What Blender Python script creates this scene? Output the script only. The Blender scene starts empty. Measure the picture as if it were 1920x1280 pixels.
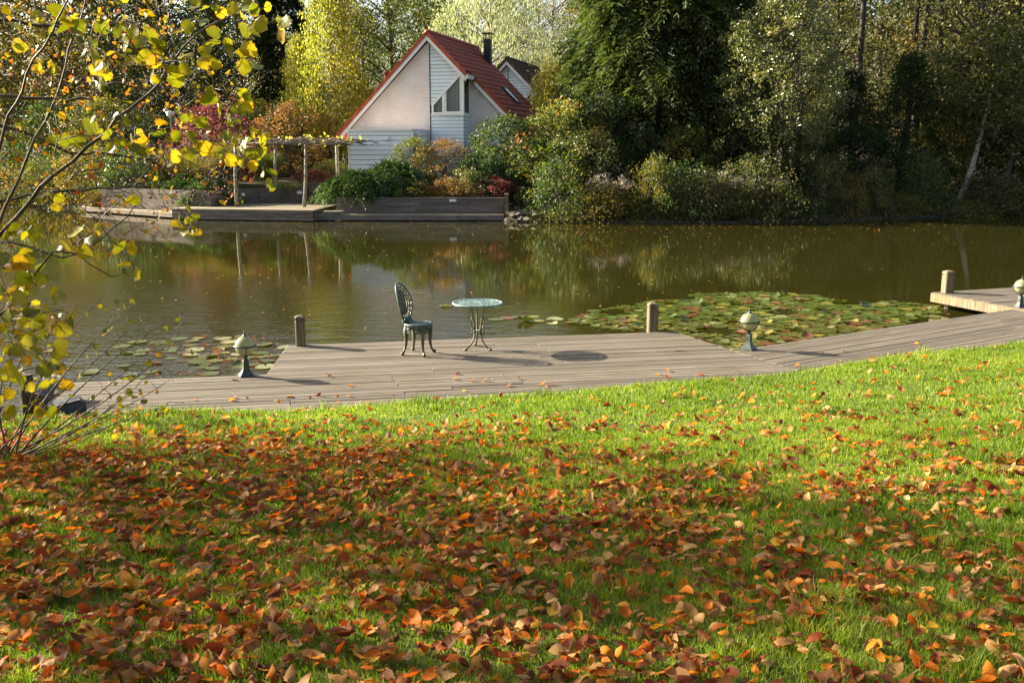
import bpy, bmesh, math, random
import numpy as np
from mathutils import Vector, Matrix

# ---------------------------------------------------------------- camera, sky, sun, exposure
scene = bpy.context.scene
COL = scene.collection
CAM_H = 2.6
FPX = 1900.0
PITCH = math.atan(363.0 / FPX)
cam_data = bpy.data.cameras.new("camera")
cam = bpy.data.objects.new("camera", cam_data)
COL.objects.link(cam)
cam.location = (0, 0, CAM_H)
cam.rotation_euler = (math.radians(90) - PITCH, 0, 0)
cam_data.sensor_width = 36.0
cam_data.lens = FPX * 36.0 / 1920.0
cam_data.clip_start = 0.05
cam_data.clip_end = 2000
cam_data.dof.use_dof = True
cam_data.dof.focus_distance = 13.5
cam_data.dof.aperture_fstop = 22.0
scene.camera = cam

SUN_EL = math.radians(23.5)
TO_SUN_H = Vector((-0.935, 0.355)).normalized()
TO_SUN = Vector((TO_SUN_H.x * math.cos(SUN_EL), TO_SUN_H.y * math.cos(SUN_EL), math.sin(SUN_EL)))
world = bpy.data.worlds.new("World")
scene.world = world
world.use_nodes = True
wn = world.node_tree
sky = wn.nodes.new("ShaderNodeTexSky")
sky.sky_type = 'NISHITA'
sky.sun_disc = False
sky.sun_elevation = SUN_EL
sky.sun_rotation = math.atan2(TO_SUN_H.x, TO_SUN_H.y)
sky.air_density = 1.0
sky.dust_density = 4.0
sky.ozone_density = 1.0
wn.nodes["Background"].inputs["Strength"].default_value = 0.072
wn.links.new(sky.outputs[0], wn.nodes["Background"].inputs["Color"])
sun_data = bpy.data.lights.new("sun", 'SUN')
sun_data.energy = 5.0
sun_data.angle = math.radians(0.55)
sun_data.color = (1.0, 0.90, 0.71)
sun = bpy.data.objects.new("sun", sun_data)
COL.objects.link(sun)
sun.location = (-30, 12, 20)
sun.rotation_euler = (-TO_SUN).to_track_quat('-Z', 'Y').to_euler()
vs = scene.view_settings
vs.view_transform = 'Standard'
vs.look = 'None'
vs.gamma = 1.0
vs.use_curve_mapping = False
vs.exposure = 2.1
scene.render.engine = 'CYCLES'
scene.cycles.use_denoising = True
scene.cycles.max_bounces = 7
scene.cycles.diffuse_bounces = 3
scene.cycles.transmission_bounces = 4
scene.cycles.transparent_max_bounces = 8

# ---------------------------------------------------------------- helpers
def ray(px, py):
    a = px - 960.0; b = 640.0 - py
    return (a, FPX * math.cos(PITCH) + b * math.sin(PITCH), -FPX * math.sin(PITCH) + b * math.cos(PITCH))
def P(px, py, z=0.0):
    r = ray(px, py); t = (z - CAM_H) / r[2]
    return Vector((r[0] * t, r[1] * t, z))
def D(px, py, Y):
    r = ray(px, py); t = Y / r[1]
    return Vector((r[0] * t, Y, CAM_H + r[2] * t))
def sstep(a, b, x):
    t = np.clip((x - a) / (b - a), 0, 1)
    return t * t * (3 - 2 * t)

def obj(name, me, mat=None, parent=None, kind=None):
    o = bpy.data.objects.new(name, me)
    COL.objects.link(o)
    if mat is not None:
        for m in (mat if isinstance(mat, (list, tuple)) else [mat]):
            if m.name not in [x.name for x in me.materials if x]:
                me.materials.append(m)
    if parent is not None: o.parent = parent
    if kind: o["kind"] = kind
    return o
def empty(name, loc=(0, 0, 0), rz=0.0):
    o = bpy.data.objects.new(name, None)
    COL.objects.link(o)
    o.location = loc; o.rotation_euler = (0, 0, rz); o.empty_display_size = 0.2
    return o
def tag(o, label=None, cat=None, group=None, kind=None):
    if label: o["label"] = label
    if cat: o["category"] = cat
    if group: o["group"] = group
    if kind: o["kind"] = kind
    return o
def copy_tree(o, parent=None):
    c = o.copy(); COL.objects.link(c)
    if parent is not None: c.parent = parent
    for ch in list(o.children): copy_tree(ch, c)
    return c

class MB:
    def __init__(s): s.v = []; s.f = []
    def add(s, vs, fs):
        k = len(s.v); s.v += [tuple(p) for p in vs]; s.f += [tuple(i + k for i in f) for f in fs]; return s
    def box(s, c, d, M=None):
        x, y, z = d[0] / 2, d[1] / 2, d[2] / 2
        p = [Vector((sx * x, sy * y, sz * z)) for sz in (-1, 1) for sy in (-1, 1) for sx in (-1, 1)]
        if M is not None: p = [M @ q for q in p]
        c = Vector(c); p = [q + c for q in p]
        return s.add(p, [(0, 2, 3, 1), (4, 5, 7, 6), (0, 1, 5, 4), (2, 6, 7, 3), (0, 4, 6, 2), (1, 3, 7, 5)])
    def prism(s, poly, axis, a, b):
        # poly: 2D points (counter-clockwise); axis 'z': (x,y)->z range; axis 'y': (x,z)->y range
        n = len(poly)
        if axis == 'z':
            lo = [(p[0], p[1], a) for p in poly]; hi = [(p[0], p[1], b) for p in poly]
        elif axis == 'y':
            lo = [(p[0], b, p[1]) for p in poly]; hi = [(p[0], a, p[1]) for p in poly]
        else:
            lo = [(a, p[0], p[1]) for p in poly]; hi = [(b, p[0], p[1]) for p in poly]
        fs = [tuple(range(n - 1, -1, -1)), tuple(range(n, 2 * n))]
        for i in range(n):
            j = (i + 1) % n; fs.append((i, j, n + j, n + i))
        return s.add(lo + hi, fs)
    def tube(s, pts, rad, n=6, caps=True):
        pts = [Vector(p) for p in pts]
        if not hasattr(rad, '__len__'): rad = [rad] * len(pts)
        ring = []; prev = None
        for i, p in enumerate(pts):
            t = (pts[min(i + 1, len(pts) - 1)] - pts[max(i - 1, 0)])
            t = t.normalized() if t.length > 1e-9 else Vector((0, 0, 1))
            if prev is None:
                a = Vector((0, 0, 1)) if abs(t.z) < 0.9 else Vector((1, 0, 0))
                u = t.cross(a).normalized()
            else:
                u = prev - t * prev.dot(t)
                u = u.normalized() if u.length > 1e-6 else t.orthogonal().normalized()
            prev = u; w = t.cross(u)
            ring.append([p + (u * math.cos(2 * math.pi * k / n) + w * math.sin(2 * math.pi * k / n)) * rad[i] for k in range(n)])
        vs = [q for r in ring for q in r]; fs = []
        for i in range(len(pts) - 1):
            for k in range(n):
                l = (k + 1) % n
                fs.append((i * n + k, i * n + l, (i + 1) * n + l, (i + 1) * n + k))
        if caps:
            fs.append(tuple(range(n - 1, -1, -1))); m = (len(pts) - 1) * n; fs.append(tuple(range(m, m + n)))
        return s.add(vs, fs)
    def lathe(s, prof, n=20, c=(0, 0, 0), rot=0.0):
        vs = []; fs = []; m = len(prof)
        for k in range(n):
            a = 2 * math.pi * k / n + rot
            for r, z in prof: vs.append((c[0] + r * math.cos(a), c[1] + r * math.sin(a), c[2] + z))
        for k in range(n):
            l = (k + 1) % n
            for i in range(m - 1):
                fs.append((k * m + i, l * m + i, l * m + i + 1, k * m + i + 1))
        return s.add(vs, fs)
    def mesh(s, name, smooth=False):
        me = bpy.data.meshes.new(name); me.from_pydata(s.v, [], s.f); me.update()
        if smooth:
            me.polygons.foreach_set("use_smooth", [True] * len(me.polygons))
        return me
    def build(s, name, mat, parent=None, smooth=False, kind=None):
        return obj(name, s.mesh(name, smooth), mat, parent, kind)

def np_mesh(name, V, F, rnd=None, matidx=None, smooth=False):
    """V (n,3), F (m,k) all faces same size k (3 or 4); rnd (m,) face attribute"""
    me = bpy.data.meshes.new(name)
    V = np.ascontiguousarray(V, dtype=np.float32); F = np.ascontiguousarray(F, dtype=np.int32)
    m, k = F.shape
    me.vertices.add(len(V)); me.vertices.foreach_set("co", V.ravel())
    me.loops.add(m * k); me.loops.foreach_set("vertex_index", F.ravel())
    me.polygons.add(m); me.polygons.foreach_set("loop_start", np.arange(0, m * k, k, dtype=np.int32))
    if matidx is not None: me.polygons.foreach_set("material_index", np.asarray(matidx, dtype=np.int32))
    if smooth: me.polygons.foreach_set("use_smooth", np.ones(m, dtype=bool))
    me.update(calc_edges=True)
    if rnd is not None:
        at = me.attributes.new("rnd", 'FLOAT', 'FACE')
        at.data.foreach_set("value", np.asarray(rnd, dtype=np.float32))
    return me

def frames(d, nrm):
    """d axis directions (n,3), nrm approx normals -> orthonormal (axis, side, normal)"""
    d = d / (np.linalg.norm(d, axis=1, keepdims=True) + 1e-9)
    s = np.cross(nrm, d); s /= (np.linalg.norm(s, axis=1, keepdims=True) + 1e-9)
    n = np.cross(d, s)
    return d, s, n

def leaf_cards(pos, d, nrm, L, W, fold=0.25):
    """rhombic two-triangle folded leaves. returns V,F"""
    n = len(pos)
    d, s, nn = frames(d, nrm)
    L = np.broadcast_to(np.asarray(L, float), (n,))[:, None]; W = np.broadcast_to(np.asarray(W, float), (n,))[:, None]
    base = pos; tip = pos + d * L
    mid = pos + d * L * 0.45
    a = mid + s * W * 0.5 + nn * W * fold
    b = mid - s * W * 0.5 + nn * W * fold
    V = np.stack([base, a, tip, b], 1).reshape(-1, 3)
    i = np.arange(n)[:, None] * 4
    F = np.concatenate([i + np.array([[0, 2, 1]]), i + np.array([[0, 3, 2]])], 1).reshape(-1, 3)
    return V, F

def set_uv(me, uv):
    """uv: per-vertex list"""
    l = me.uv_layers.new(name="UVMap"); n = len(me.loops); vi = np.empty(n, dtype=np.int32); me.loops.foreach_get("vertex_index", vi)
    l.data.foreach_set("uv", np.asarray(uv, dtype=np.float32)[vi].ravel())

def rand_dirs(rng, n):
    v = rng.normal(size=(n, 3)); return v / np.linalg.norm(v, axis=1, keepdims=True)

# ---------------------------------------------------------------- materials
MATS = {}
def new_mat(name):
    m = bpy.data.materials.new(name); m.use_nodes = True; MATS[name] = m
    nt = m.node_tree; bs = nt.nodes["Principled BSDF"]
    return m, nt, bs
def ramp(nt, stops):
    r = nt.nodes.new("ShaderNodeValToRGB"); e = r.color_ramp.elements
    while len(e) > 1: e.remove(e[-1])
    e[0].position = stops[0][0]; e[0].color = (*stops[0][1], 1)
    for p, c in stops[1:]:
        x = e.new(p); x.color = (*c, 1)
    return r
def noise(nt, scale, detail=4, coord='Object', sc=(1, 1, 1), rough=0.55, dist=0.0):
    tc = nt.nodes.new("ShaderNodeTexCoord"); mp = nt.nodes.new("ShaderNodeMapping"); nz = nt.nodes.new("ShaderNodeTexNoise")
    mp.inputs["Scale"].default_value = sc
    nz.inputs["Scale"].default_value = scale; nz.inputs["Detail"].default_value = detail
    nz.inputs["Roughness"].default_value = rough; nz.inputs["Distortion"].default_value = dist
    nt.links.new(tc.outputs[coord], mp.inputs[0]); nt.links.new(mp.outputs[0], nz.inputs["Vector"])
    return nz
def mathn(nt, op, a, b=None, clamp=False):
    n = nt.nodes.new("ShaderNodeMath"); n.operation = op; n.use_clamp = clamp
    for i, x in enumerate((a, b)):
        if x is None: continue
        if isinstance(x, (int, float)): n.inputs[i].default_value = x
        else: nt.links.new(x, n.inputs[i])
    return n.outputs[0]
def mixc(nt, fac, a, b, mode='MIX'):
    n = nt.nodes.new("ShaderNodeMix"); n.data_type = 'RGBA'; n.blend_type = mode
    if isinstance(fac, (int, float)): n.inputs[0].default_value = fac
    else: nt.links.new(fac, n.inputs[0])
    for i, x in ((6, a), (7, b)):
        if isinstance(x, tuple): n.inputs[i].default_value = (*x, 1)
        else: nt.links.new(x, n.inputs[i])
    return n.outputs[2]
def bump(nt, bs, h, strength=0.3, dist=0.01):
    b = nt.nodes.new("ShaderNodeBump"); b.inputs["Strength"].default_value = strength; b.inputs["Distance"].default_value = dist
    nt.links.new(h, b.inputs["Height"]); nt.links.new(b.outputs[0], bs.inputs["Normal"])

def noise_mat(name, stops, scale=6, detail=5, rough=0.8, sc=(1, 1, 1), bumps=0.3, bdist=0.01, objvar=0.0, spec=0.3, metallic=0.0, coord='Object'):
    m, nt, bs = new_mat(name)
    nz = noise(nt, scale, detail, coord, sc)
    r = ramp(nt, stops); nt.links.new(nz.outputs[0], r.inputs[0])
    c = r.outputs[0]
    if objvar:
        oi = nt.nodes.new("ShaderNodeObjectInfo")
        v = mathn(nt, 'ADD', mathn(nt, 'MULTIPLY', oi.outputs["Random"], objvar * 2), 1 - objvar)
        h = nt.nodes.new("ShaderNodeHueSaturation"); nt.links.new(v, h.inputs["Value"]); nt.links.new(c, h.inputs["Color"]); c = h.outputs[0]
    nt.links.new(c, bs.inputs["Base Color"])
    bs.inputs["Roughness"].default_value = rough; bs.inputs["Specular IOR Level"].default_value = spec
    bs.inputs["Metallic"].default_value = metallic
    if bumps: bump(nt, bs, nz.outputs[0], bumps, bdist)
    return m

def leaf_mat(name, stops, transl=0.42, rough=0.5, spec=0.35, objvar=0.12, tint=(1.15, 1.2, 0.55), veins=0, wither=0.7):
    """colour from the per-leaf random attribute; diffuse + translucent so back light glows through"""
    m, nt, bs = new_mat(name)
    at = nt.nodes.new("ShaderNodeAttribute"); at.attribute_name = "rnd"
    oi = nt.nodes.new("ShaderNodeObjectInfo")
    f = mathn(nt, 'ADD', at.outputs["Fac"], mathn(nt, 'MULTIPLY', mathn(nt, 'SUBTRACT', oi.outputs["Random"], 0.5), objvar * 2), True)
    r = ramp(nt, stops); nt.links.new(f, r.inputs[0])
    c = r.outputs[0]
    if veins:
        nz = noise(nt, veins, 4, 'Object')
        c = mixc(nt, mathn(nt, 'MULTIPLY', nz.outputs[0], 0.6), c, mixc(nt, 1.0, c, (0.75, 0.6, 0.35), 'MULTIPLY'))
        uv = nt.nodes.new("ShaderNodeUVMap"); sx = nt.nodes.new("ShaderNodeSeparateXYZ"); nt.links.new(uv.outputs[0], sx.inputs[0])
        # withered rim with an uneven border, pale midrib and side veins (uv: x along the blade, y = distance from the midrib)
        rim = mathn(nt, 'ADD', sx.outputs[1], mathn(nt, 'MULTIPLY', mathn(nt, 'SUBTRACT', nz.outputs[0], 0.5), 1.5))
        rr_ = ramp(nt, [(0.80, (0, 0, 0)), (1.0, (1, 1, 1))]); nt.links.new(rim, rr_.inputs[0])
        c = mixc(nt, mathn(nt, 'MULTIPLY', rr_.outputs[0], wither), c, (0.20, 0.085, 0.03))
        w = mathn(nt, 'SINE', mathn(nt, 'MULTIPLY', mathn(nt, 'SUBTRACT', sx.outputs[0], mathn(nt, 'MULTIPLY', sx.outputs[1], 0.22)), 46.0))
        vn = mathn(nt, 'MAXIMUM', mathn(nt, 'GREATER_THAN', w, 0.86), mathn(nt, 'LESS_THAN', sx.outputs[1], 0.07))
        c = mixc(nt, mathn(nt, 'MULTIPLY', vn, 0.32), c, mixc(nt, 1.0, c, (1.5, 1.4, 1.3), 'MULTIPLY'))
    nt.links.new(c, bs.inputs["Base Color"])
    bs.inputs["Roughness"].default_value = rough; bs.inputs["Specular IOR Level"].default_value = spec
    tr = nt.nodes.new("ShaderNodeBsdfTranslucent")
    nt.links.new(mixc(nt, 1.0, c, tint, 'MULTIPLY'), tr.inputs["Color"])
    mx = nt.nodes.new("ShaderNodeMixShader"); mx.inputs[0].default_value = transl
    out = nt.nodes["Material Output"]
    nt.links.new(bs.outputs[0], mx.inputs[1]); nt.links.new(tr.outputs[0], mx.inputs[2]); nt.links.new(mx.outputs[0], out.inputs[0])
    return m

def wood_mat(name, cols, grain=(0.6, 14, 14), var=0.18, rough=0.85, blotch=None):
    m, nt, bs = new_mat(name)
    oi = nt.nodes.new("ShaderNodeObjectInfo")
    tc = nt.nodes.new("ShaderNodeTexCoord"); mp = nt.nodes.new("ShaderNodeMapping"); mp.inputs["Scale"].default_value = grain
    ad = nt.nodes.new("ShaderNodeVectorMath"); ad.operation = 'ADD'
    cmb = nt.nodes.new("ShaderNodeCombineXYZ")
    nt.links.new(mathn(nt, 'MULTIPLY', oi.outputs["Random"], 37.0), cmb.inputs[0]); nt.links.new(mathn(nt, 'MULTIPLY', oi.outputs["Random"], 11.0), cmb.inputs[2])
    nt.links.new(tc.outputs["Object"], ad.inputs[0]); nt.links.new(cmb.outputs[0], ad.inputs[1]); nt.links.new(ad.outputs[0], mp.inputs[0])
    nz = nt.nodes.new("ShaderNodeTexNoise"); nz.inputs["Scale"].default_value = 3.0; nz.inputs["Detail"].default_value = 6; nz.inputs["Roughness"].default_value = 0.65
    nt.links.new(mp.outputs[0], nz.inputs["Vector"])
    r = ramp(nt, [(0.3, cols[0]), (0.52, cols[1]), (0.72, cols[2])]); nt.links.new(nz.outputs[0], r.inputs[0])
    c = r.outputs[0]
    n2 = noise(nt, 1.6, 4, 'Object'); 
    bl = blotch or (cols[0])
    r2 = ramp(nt, [(0.45, (0, 0, 0)), (0.7, (1, 1, 1))]); nt.links.new(n2.outputs[0], r2.inputs[0])
    c = mixc(nt, mathn(nt, 'MULTIPLY', r2.outputs[0], 0.55), c, bl)
    h = nt.nodes.new("ShaderNodeHueSaturation")
    nt.links.new(mathn(nt, 'ADD', mathn(nt, 'MULTIPLY', oi.outputs["Random"], 2 * var), 1 - var), h.inputs["Value"])
    nt.links.new(c, h.inputs["Color"]); nt.links.new(h.outputs[0], bs.inputs["Base Color"])
    bs.inputs["Roughness"].default_value = rough; bs.inputs["Specular IOR Level"].default_value = 0.25
    bump(nt, bs, nz.outputs[0], 0.5, 0.004)
    return m

M_deck = wood_mat("weathered_deck_wood", [(0.068, 0.055, 0.041), (0.128, 0.108, 0.083), (0.178, 0.155, 0.123)], var=0.22, blotch=(0.095, 0.078, 0.05))
M_post = wood_mat("weathered_post_wood", [(0.07, 0.052, 0.03), (0.16, 0.125, 0.08), (0.25, 0.21, 0.145)], grain=(12, 12, 0.8), blotch=(0.12, 0.12, 0.05))
M_board = wood_mat("greyed_board_wood", [(0.085, 0.062, 0.05), (0.165, 0.13, 0.108), (0.245, 0.205, 0.175)], grain=(0.6, 9, 9), blotch=(0.12, 0.085, 0.062))
M_terr = wood_mat("terrace_deck_wood", [(0.12, 0.10, 0.06), (0.24, 0.20, 0.13), (0.33, 0.28, 0.19)], blotch=(0.20, 0.19, 0.10))
M_log = noise_mat("peeled_log", [(0.3, (0.10, 0.08, 0.06)), (0.55, (0.33, 0.28, 0.21)), (0.75, (0.50, 0.45, 0.36))], 9, 6, 0.85, (3, 3, 0.7), 0.6, 0.02)
M_vine = noise_mat("grey_vine_bark", [(0.3, (0.05, 0.036, 0.025)), (0.55, (0.14, 0.11, 0.08)), (0.8, (0.26, 0.22, 0.17))], 12, 5, 0.85, (2, 2, 1), 0.5, 0.01)
M_bark = noise_mat("dark_bark", [(0.3, (0.025, 0.02, 0.014)), (0.6, (0.085, 0.068, 0.05)), (0.8, (0.16, 0.14, 0.10))], 8, 6, 0.9, (3, 3, 0.5), 0.8, 0.03)
M_barkpale = noise_mat("pale_bark", [(0.35, (0.10, 0.085, 0.06)), (0.55, (0.28, 0.25, 0.19)), (0.8, (0.42, 0.40, 0.32))], 7, 6, 0.9, (2, 2, 0.8), 0.6, 0.03)
M_twig = noise_mat("brown_twig_bark", [(0.3, (0.03, 0.02, 0.012)), (0.55, (0.09, 0.06, 0.036)), (0.8, (0.18, 0.135, 0.09))], 14, 4, 0.6, (1, 1, 1), 0.3, 0.004, spec=0.5)
M_soil = noise_mat("garden_soil", [(0.3, (0.03, 0.022, 0.012)), (0.5, (0.06, 0.06, 0.02)), (0.7, (0.10, 0.075, 0.04))], 1.2, 8, 0.95, (1, 1, 1), 0.6, 0.08)
M_turf = noise_mat("lawn_soil", [(0.3, (0.05, 0.06, 0.012)), (0.5, (0.085, 0.11, 0.02)), (0.7, (0.12, 0.15, 0.03))], 3.5, 8, 0.95, (1, 1, 1), 0.6, 0.03)
M_stone = noise_mat("rough_stone", [(0.3, (0.07, 0.055, 0.04)), (0.55, (0.17, 0.135, 0.095)), (0.8, (0.27, 0.22, 0.165))], 5, 6, 0.9, (1, 1, 1), 0.6, 0.03, objvar=0.3)
M_darkstone = noise_mat("dark_stone", [(0.3, (0.03, 0.033, 0.04)), (0.7, (0.09, 0.095, 0.11))], 14, 5, 0.7, (1, 1, 1), 0.5, 0.01)
M_mortar = noise_mat("paving_stone", [(0.3, (0.16, 0.15, 0.13)), (0.7, (0.34, 0.32, 0.28))], 9, 6, 0.9, (1, 1, 1), 0.5, 0.01)

# house
m, nt, bs = new_mat("pale_pink_brick"); M_brick = m
tc = nt.nodes.new("ShaderNodeTexCoord"); mp = nt.nodes.new("ShaderNodeMapping"); mp.inputs["Rotation"].default_value = (math.radians(-90), 0, 0)
bt = nt.nodes.new("ShaderNodeTexBrick"); bt.inputs["Scale"].default_value = 1.0; bt.inputs["Brick Width"].default_value = 0.22; bt.inputs["Row Height"].default_value = 0.0625
bt.inputs["Mortar Size"].default_value = 0.006; bt.inputs["Bias"].default_value = -0.1
bt.inputs["Color1"].default_value = (0.76, 0.63, 0.56, 1); bt.inputs["Color2"].default_value = (0.82, 0.70, 0.63, 1); bt.inputs["Mortar"].default_value = (0.54, 0.45, 0.40, 1)
nt.links.new(tc.outputs["Object"], mp.inputs[0]); nt.links.new(mp.outputs[0], bt.inputs["Vector"])
nz = noise(nt, 1.3, 5)
nt.links.new(mixc(nt, 0.5, bt.outputs[0], mixc(nt, 1.0, bt.outputs[0], nz.outputs[0], 'OVERLAY')), bs.inputs["Base Color"])
bs.inputs["Roughness"].default_value = 0.9; bump(nt, bs, bt.outputs["Fac"], -0.5, 0.006)
M_siding = noise_mat("pale_blue_siding", [(0.3, (0.70, 0.77, 0.78)), (0.7, (0.76, 0.82, 0.83))], 3, 4, 0.5, (0.4, 1, 4), 0.05, objvar=0.05)
M_shed = noise_mat("grey_blue_siding", [(0.3, (0.70, 0.73, 0.80)), (0.7, (0.76, 0.79, 0.85))], 3, 4, 0.5, (0.4, 1, 4), 0.05, objvar=0.05)
M_white = noise_mat("white_trim", [(0.3, (0.76, 0.74, 0.68)), (0.7, (0.82, 0.80, 0.75))], 5, 4, 0.5, (1, 1, 1), 0.05)
M_tile = noise_mat("red_roof_tile", [(0.3, (0.27, 0.04, 0.018)), (0.55, (0.40, 0.065, 0.026)), (0.8, (0.47, 0.10, 0.045))], 3.5, 5, 0.62, (1, 1, 1), 0.2, 0.01, objvar=0.13, spec=0.4)
M_moss = noise_mat("mossy_roof_tile", [(0.3, (0.05, 0.025, 0.018)), (0.5, (0.10, 0.045, 0.03)), (0.62, (0.085, 0.085, 0.03)), (0.8, (0.13, 0.07, 0.05))], 2.5, 6, 0.9, (1, 1, 1), 0.4, 0.02, objvar=0.15)
M_black = noise_mat("black_metal", [(0.3, (0.012, 0.012, 0.014)), (0.7, (0.03, 0.03, 0.033))], 8, 4, 0.45, (1, 1, 1), 0.1)
M_curtain = noise_mat("grey_curtain", [(0.3, (0.42, 0.46, 0.47)), (0.7, (0.70, 0.73, 0.72))], 6, 3, 0.9, (1.6, 1, 0.05), 0.4, 0.03)
m, nt, bs = new_mat("window_glass"); M_glass = m
tb = nt.nodes.new("ShaderNodeBsdfTransparent"); tb.inputs[0].default_value = (0.92, 0.94, 0.94, 1)
gl = nt.nodes.new("ShaderNodeBsdfGlossy"); gl.inputs["Roughness"].default_value = 0.02
fr = nt.nodes.new("ShaderNodeFresnel"); fr.inputs[0].default_value = 1.6
mx = nt.nodes.new("ShaderNodeMixShader"); nt.links.new(mathn(nt, 'MULTIPLY', fr.outputs[0], 1.0, True), mx.inputs[0])
nt.links.new(tb.outputs[0], mx.inputs[1]); nt.links.new(gl.outputs[0], mx.inputs[2]); nt.links.new(mx.outputs[0], nt.nodes["Material Output"].inputs[0])
m, nt, bs = new_mat("skylight_glass"); M_skyglass = m
bs.inputs["Base Color"].default_value = (0.25, 0.3, 0.33, 1); bs.inputs["Roughness"].default_value = 0.05; bs.inputs["Specular IOR Level"].default_value = 1.0

# cast metal furniture
M_cast = noise_mat("verdigris_cast_metal", [(0.32, (0.02, 0.028, 0.022)), (0.5, (0.055, 0.085, 0.075)), (0.66, (0.10, 0.15, 0.14)), (0.85, (0.18, 0.24, 0.22))], 16, 5, 0.5, (1, 1, 1), 0.3, 0.004, spec=0.5)
M_castpale = noise_mat("pale_verdigris_metal", [(0.3, (0.085, 0.135, 0.13)), (0.55, (0.16, 0.235, 0.22)), (0.8, (0.23, 0.31, 0.29))], 14, 5, 0.45, (1, 1, 1), 0.2, 0.003, spec=0.5)
M_castbronze = noise_mat("bronze_green_cast_metal", [(0.3, (0.03, 0.022, 0.012)), (0.52, (0.085, 0.07, 0.035)), (0.66, (0.12, 0.14, 0.085)), (0.8, (0.20, 0.24, 0.16))], 18, 5, 0.5, (1, 1, 1), 0.3, 0.004, spec=0.5)
M_lampmetal = noise_mat("dark_green_lamp_metal", [(0.3, (0.015, 0.025, 0.022)), (0.6, (0.045, 0.065, 0.058)), (0.85, (0.10, 0.13, 0.115))], 20, 5, 0.45, (1, 1, 1), 0.2, 0.003, spec=0.5)
m, nt, bs = new_mat("frosted_lamp_globe"); M_globe = m
nz = noise(nt, 9, 4); r = ramp(nt, [(0.3, (0.30, 0.31, 0.17)), (0.7, (0.45, 0.45, 0.28))]); nt.links.new(nz.outputs[0], r.inputs[0])
nt.links.new(r.outputs[0], bs.inputs["Base Color"]); bs.inputs["Roughness"].default_value = 0.3
tr = nt.nodes.new("ShaderNodeBsdfTranslucent"); nt.links.new(r.outputs[0], tr.inputs[0])
mx = nt.nodes.new("ShaderNodeMixShader"); mx.inputs[0].default_value = 0.4
nt.links.new(bs.outputs[0], mx.inputs[1]); nt.links.new(tr.outputs[0], mx.inputs[2]); nt.links.new(mx.outputs[0], nt.nodes["Material Output"].inputs[0])

# foliage
L_grass = leaf_mat("grass_blades", [(0.0, (0.085, 0.15, 0.012)), (0.5, (0.175, 0.26, 0.022)), (0.85, (0.29, 0.34, 0.042)), (1.0, (0.42, 0.37, 0.13))], 0.5, 0.5, 0.25, 0)
L_olive = leaf_mat("olive_leaves", [(0, (0.06, 0.075, 0.015)), (0.5, (0.125, 0.135, 0.025)), (0.85, (0.21, 0.18, 0.03)), (1, (0.30, 0.19, 0.03))])
L_brown = leaf_mat("autumn_olive_leaves", [(0, (0.09, 0.08, 0.018)), (0.5, (0.18, 0.145, 0.03)), (0.85, (0.27, 0.18, 0.035)), (1, (0.33, 0.15, 0.03))])
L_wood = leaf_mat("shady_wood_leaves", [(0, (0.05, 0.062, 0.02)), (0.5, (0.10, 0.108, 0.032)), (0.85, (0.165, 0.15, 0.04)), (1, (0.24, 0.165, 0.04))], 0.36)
L_green = leaf_mat("mid_green_leaves", [(0, (0.03, 0.055, 0.015)), (0.5, (0.06, 0.10, 0.025)), (0.9, (0.11, 0.14, 0.03)), (1, (0.2, 0.18, 0.04))])
L_silver = leaf_mat("grey_green_glossy_leaves", [(0, (0.08, 0.095, 0.035)), (0.5, (0.16, 0.17, 0.06)), (0.9, (0.25, 0.235, 0.08)), (1, (0.30, 0.25, 0.08))], 0.35, 0.35, 0.6)
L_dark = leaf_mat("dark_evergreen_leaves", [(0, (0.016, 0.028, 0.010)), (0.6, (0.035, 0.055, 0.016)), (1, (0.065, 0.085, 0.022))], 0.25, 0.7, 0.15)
L_yellow = leaf_mat("yellow_leaves", [(0, (0.17, 0.20, 0.025)), (0.5, (0.30, 0.31, 0.04)), (0.9, (0.42, 0.38, 0.055)), (1, (0.44, 0.33, 0.06))], 0.5, tint=(1.2, 1.25, 0.6))
L_willow = leaf_mat("pale_willow_leaves", [(0, (0.24, 0.27, 0.13)), (0.5, (0.37, 0.40, 0.21)), (1, (0.47, 0.48, 0.28))], 0.42, tint=(1.1, 1.15, 0.8))
L_cyp = leaf_mat("cypress_sprays", [(0, (0.035, 0.055, 0.018)), (0.5, (0.075, 0.108, 0.032)), (0.9, (0.145, 0.18, 0.058)), (1, (0.19, 0.21, 0.075))], 0.3, 0.7, 0.12)
L_juni = leaf_mat("juniper_sprays", [(0, (0.03, 0.065, 0.02)), (0.6, (0.075, 0.13, 0.035)), (1, (0.13, 0.19, 0.05))], 0.25)
L_red = leaf_mat("crimson_leaves", [(0, (0.11, 0.03, 0.03)), (0.5, (0.19, 0.06, 0.055)), (1, (0.28, 0.12, 0.09))], 0.4, tint=(1.2, 0.7, 0.6))
L_orange = leaf_mat("orange_leaves", [(0, (0.13, 0.11, 0.035)), (0.5, (0.24, 0.17, 0.05)), (1, (0.34, 0.19, 0.07))], 0.4, tint=(1.2, 0.9, 0.5))
L_mixed = leaf_mat("green_to_orange_leaves", [(0, (0.06, 0.09, 0.02)), (0.5, (0.14, 0.17, 0.03)), (0.8, (0.25, 0.22, 0.04)), (1, (0.36, 0.14, 0.04))], 0.42)
L_gold = leaf_mat("golden_leaves", [(0, (0.20, 0.20, 0.03)), (0.5, (0.35, 0.32, 0.05)), (1, (0.45, 0.37, 0.07))], 0.4)
L_strawgrass = leaf_mat("straw_grass", [(0, (0.09, 0.10, 0.025)), (0.5, (0.19, 0.16, 0.05)), (1, (0.32, 0.19, 0.09))], 0.35)
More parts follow.
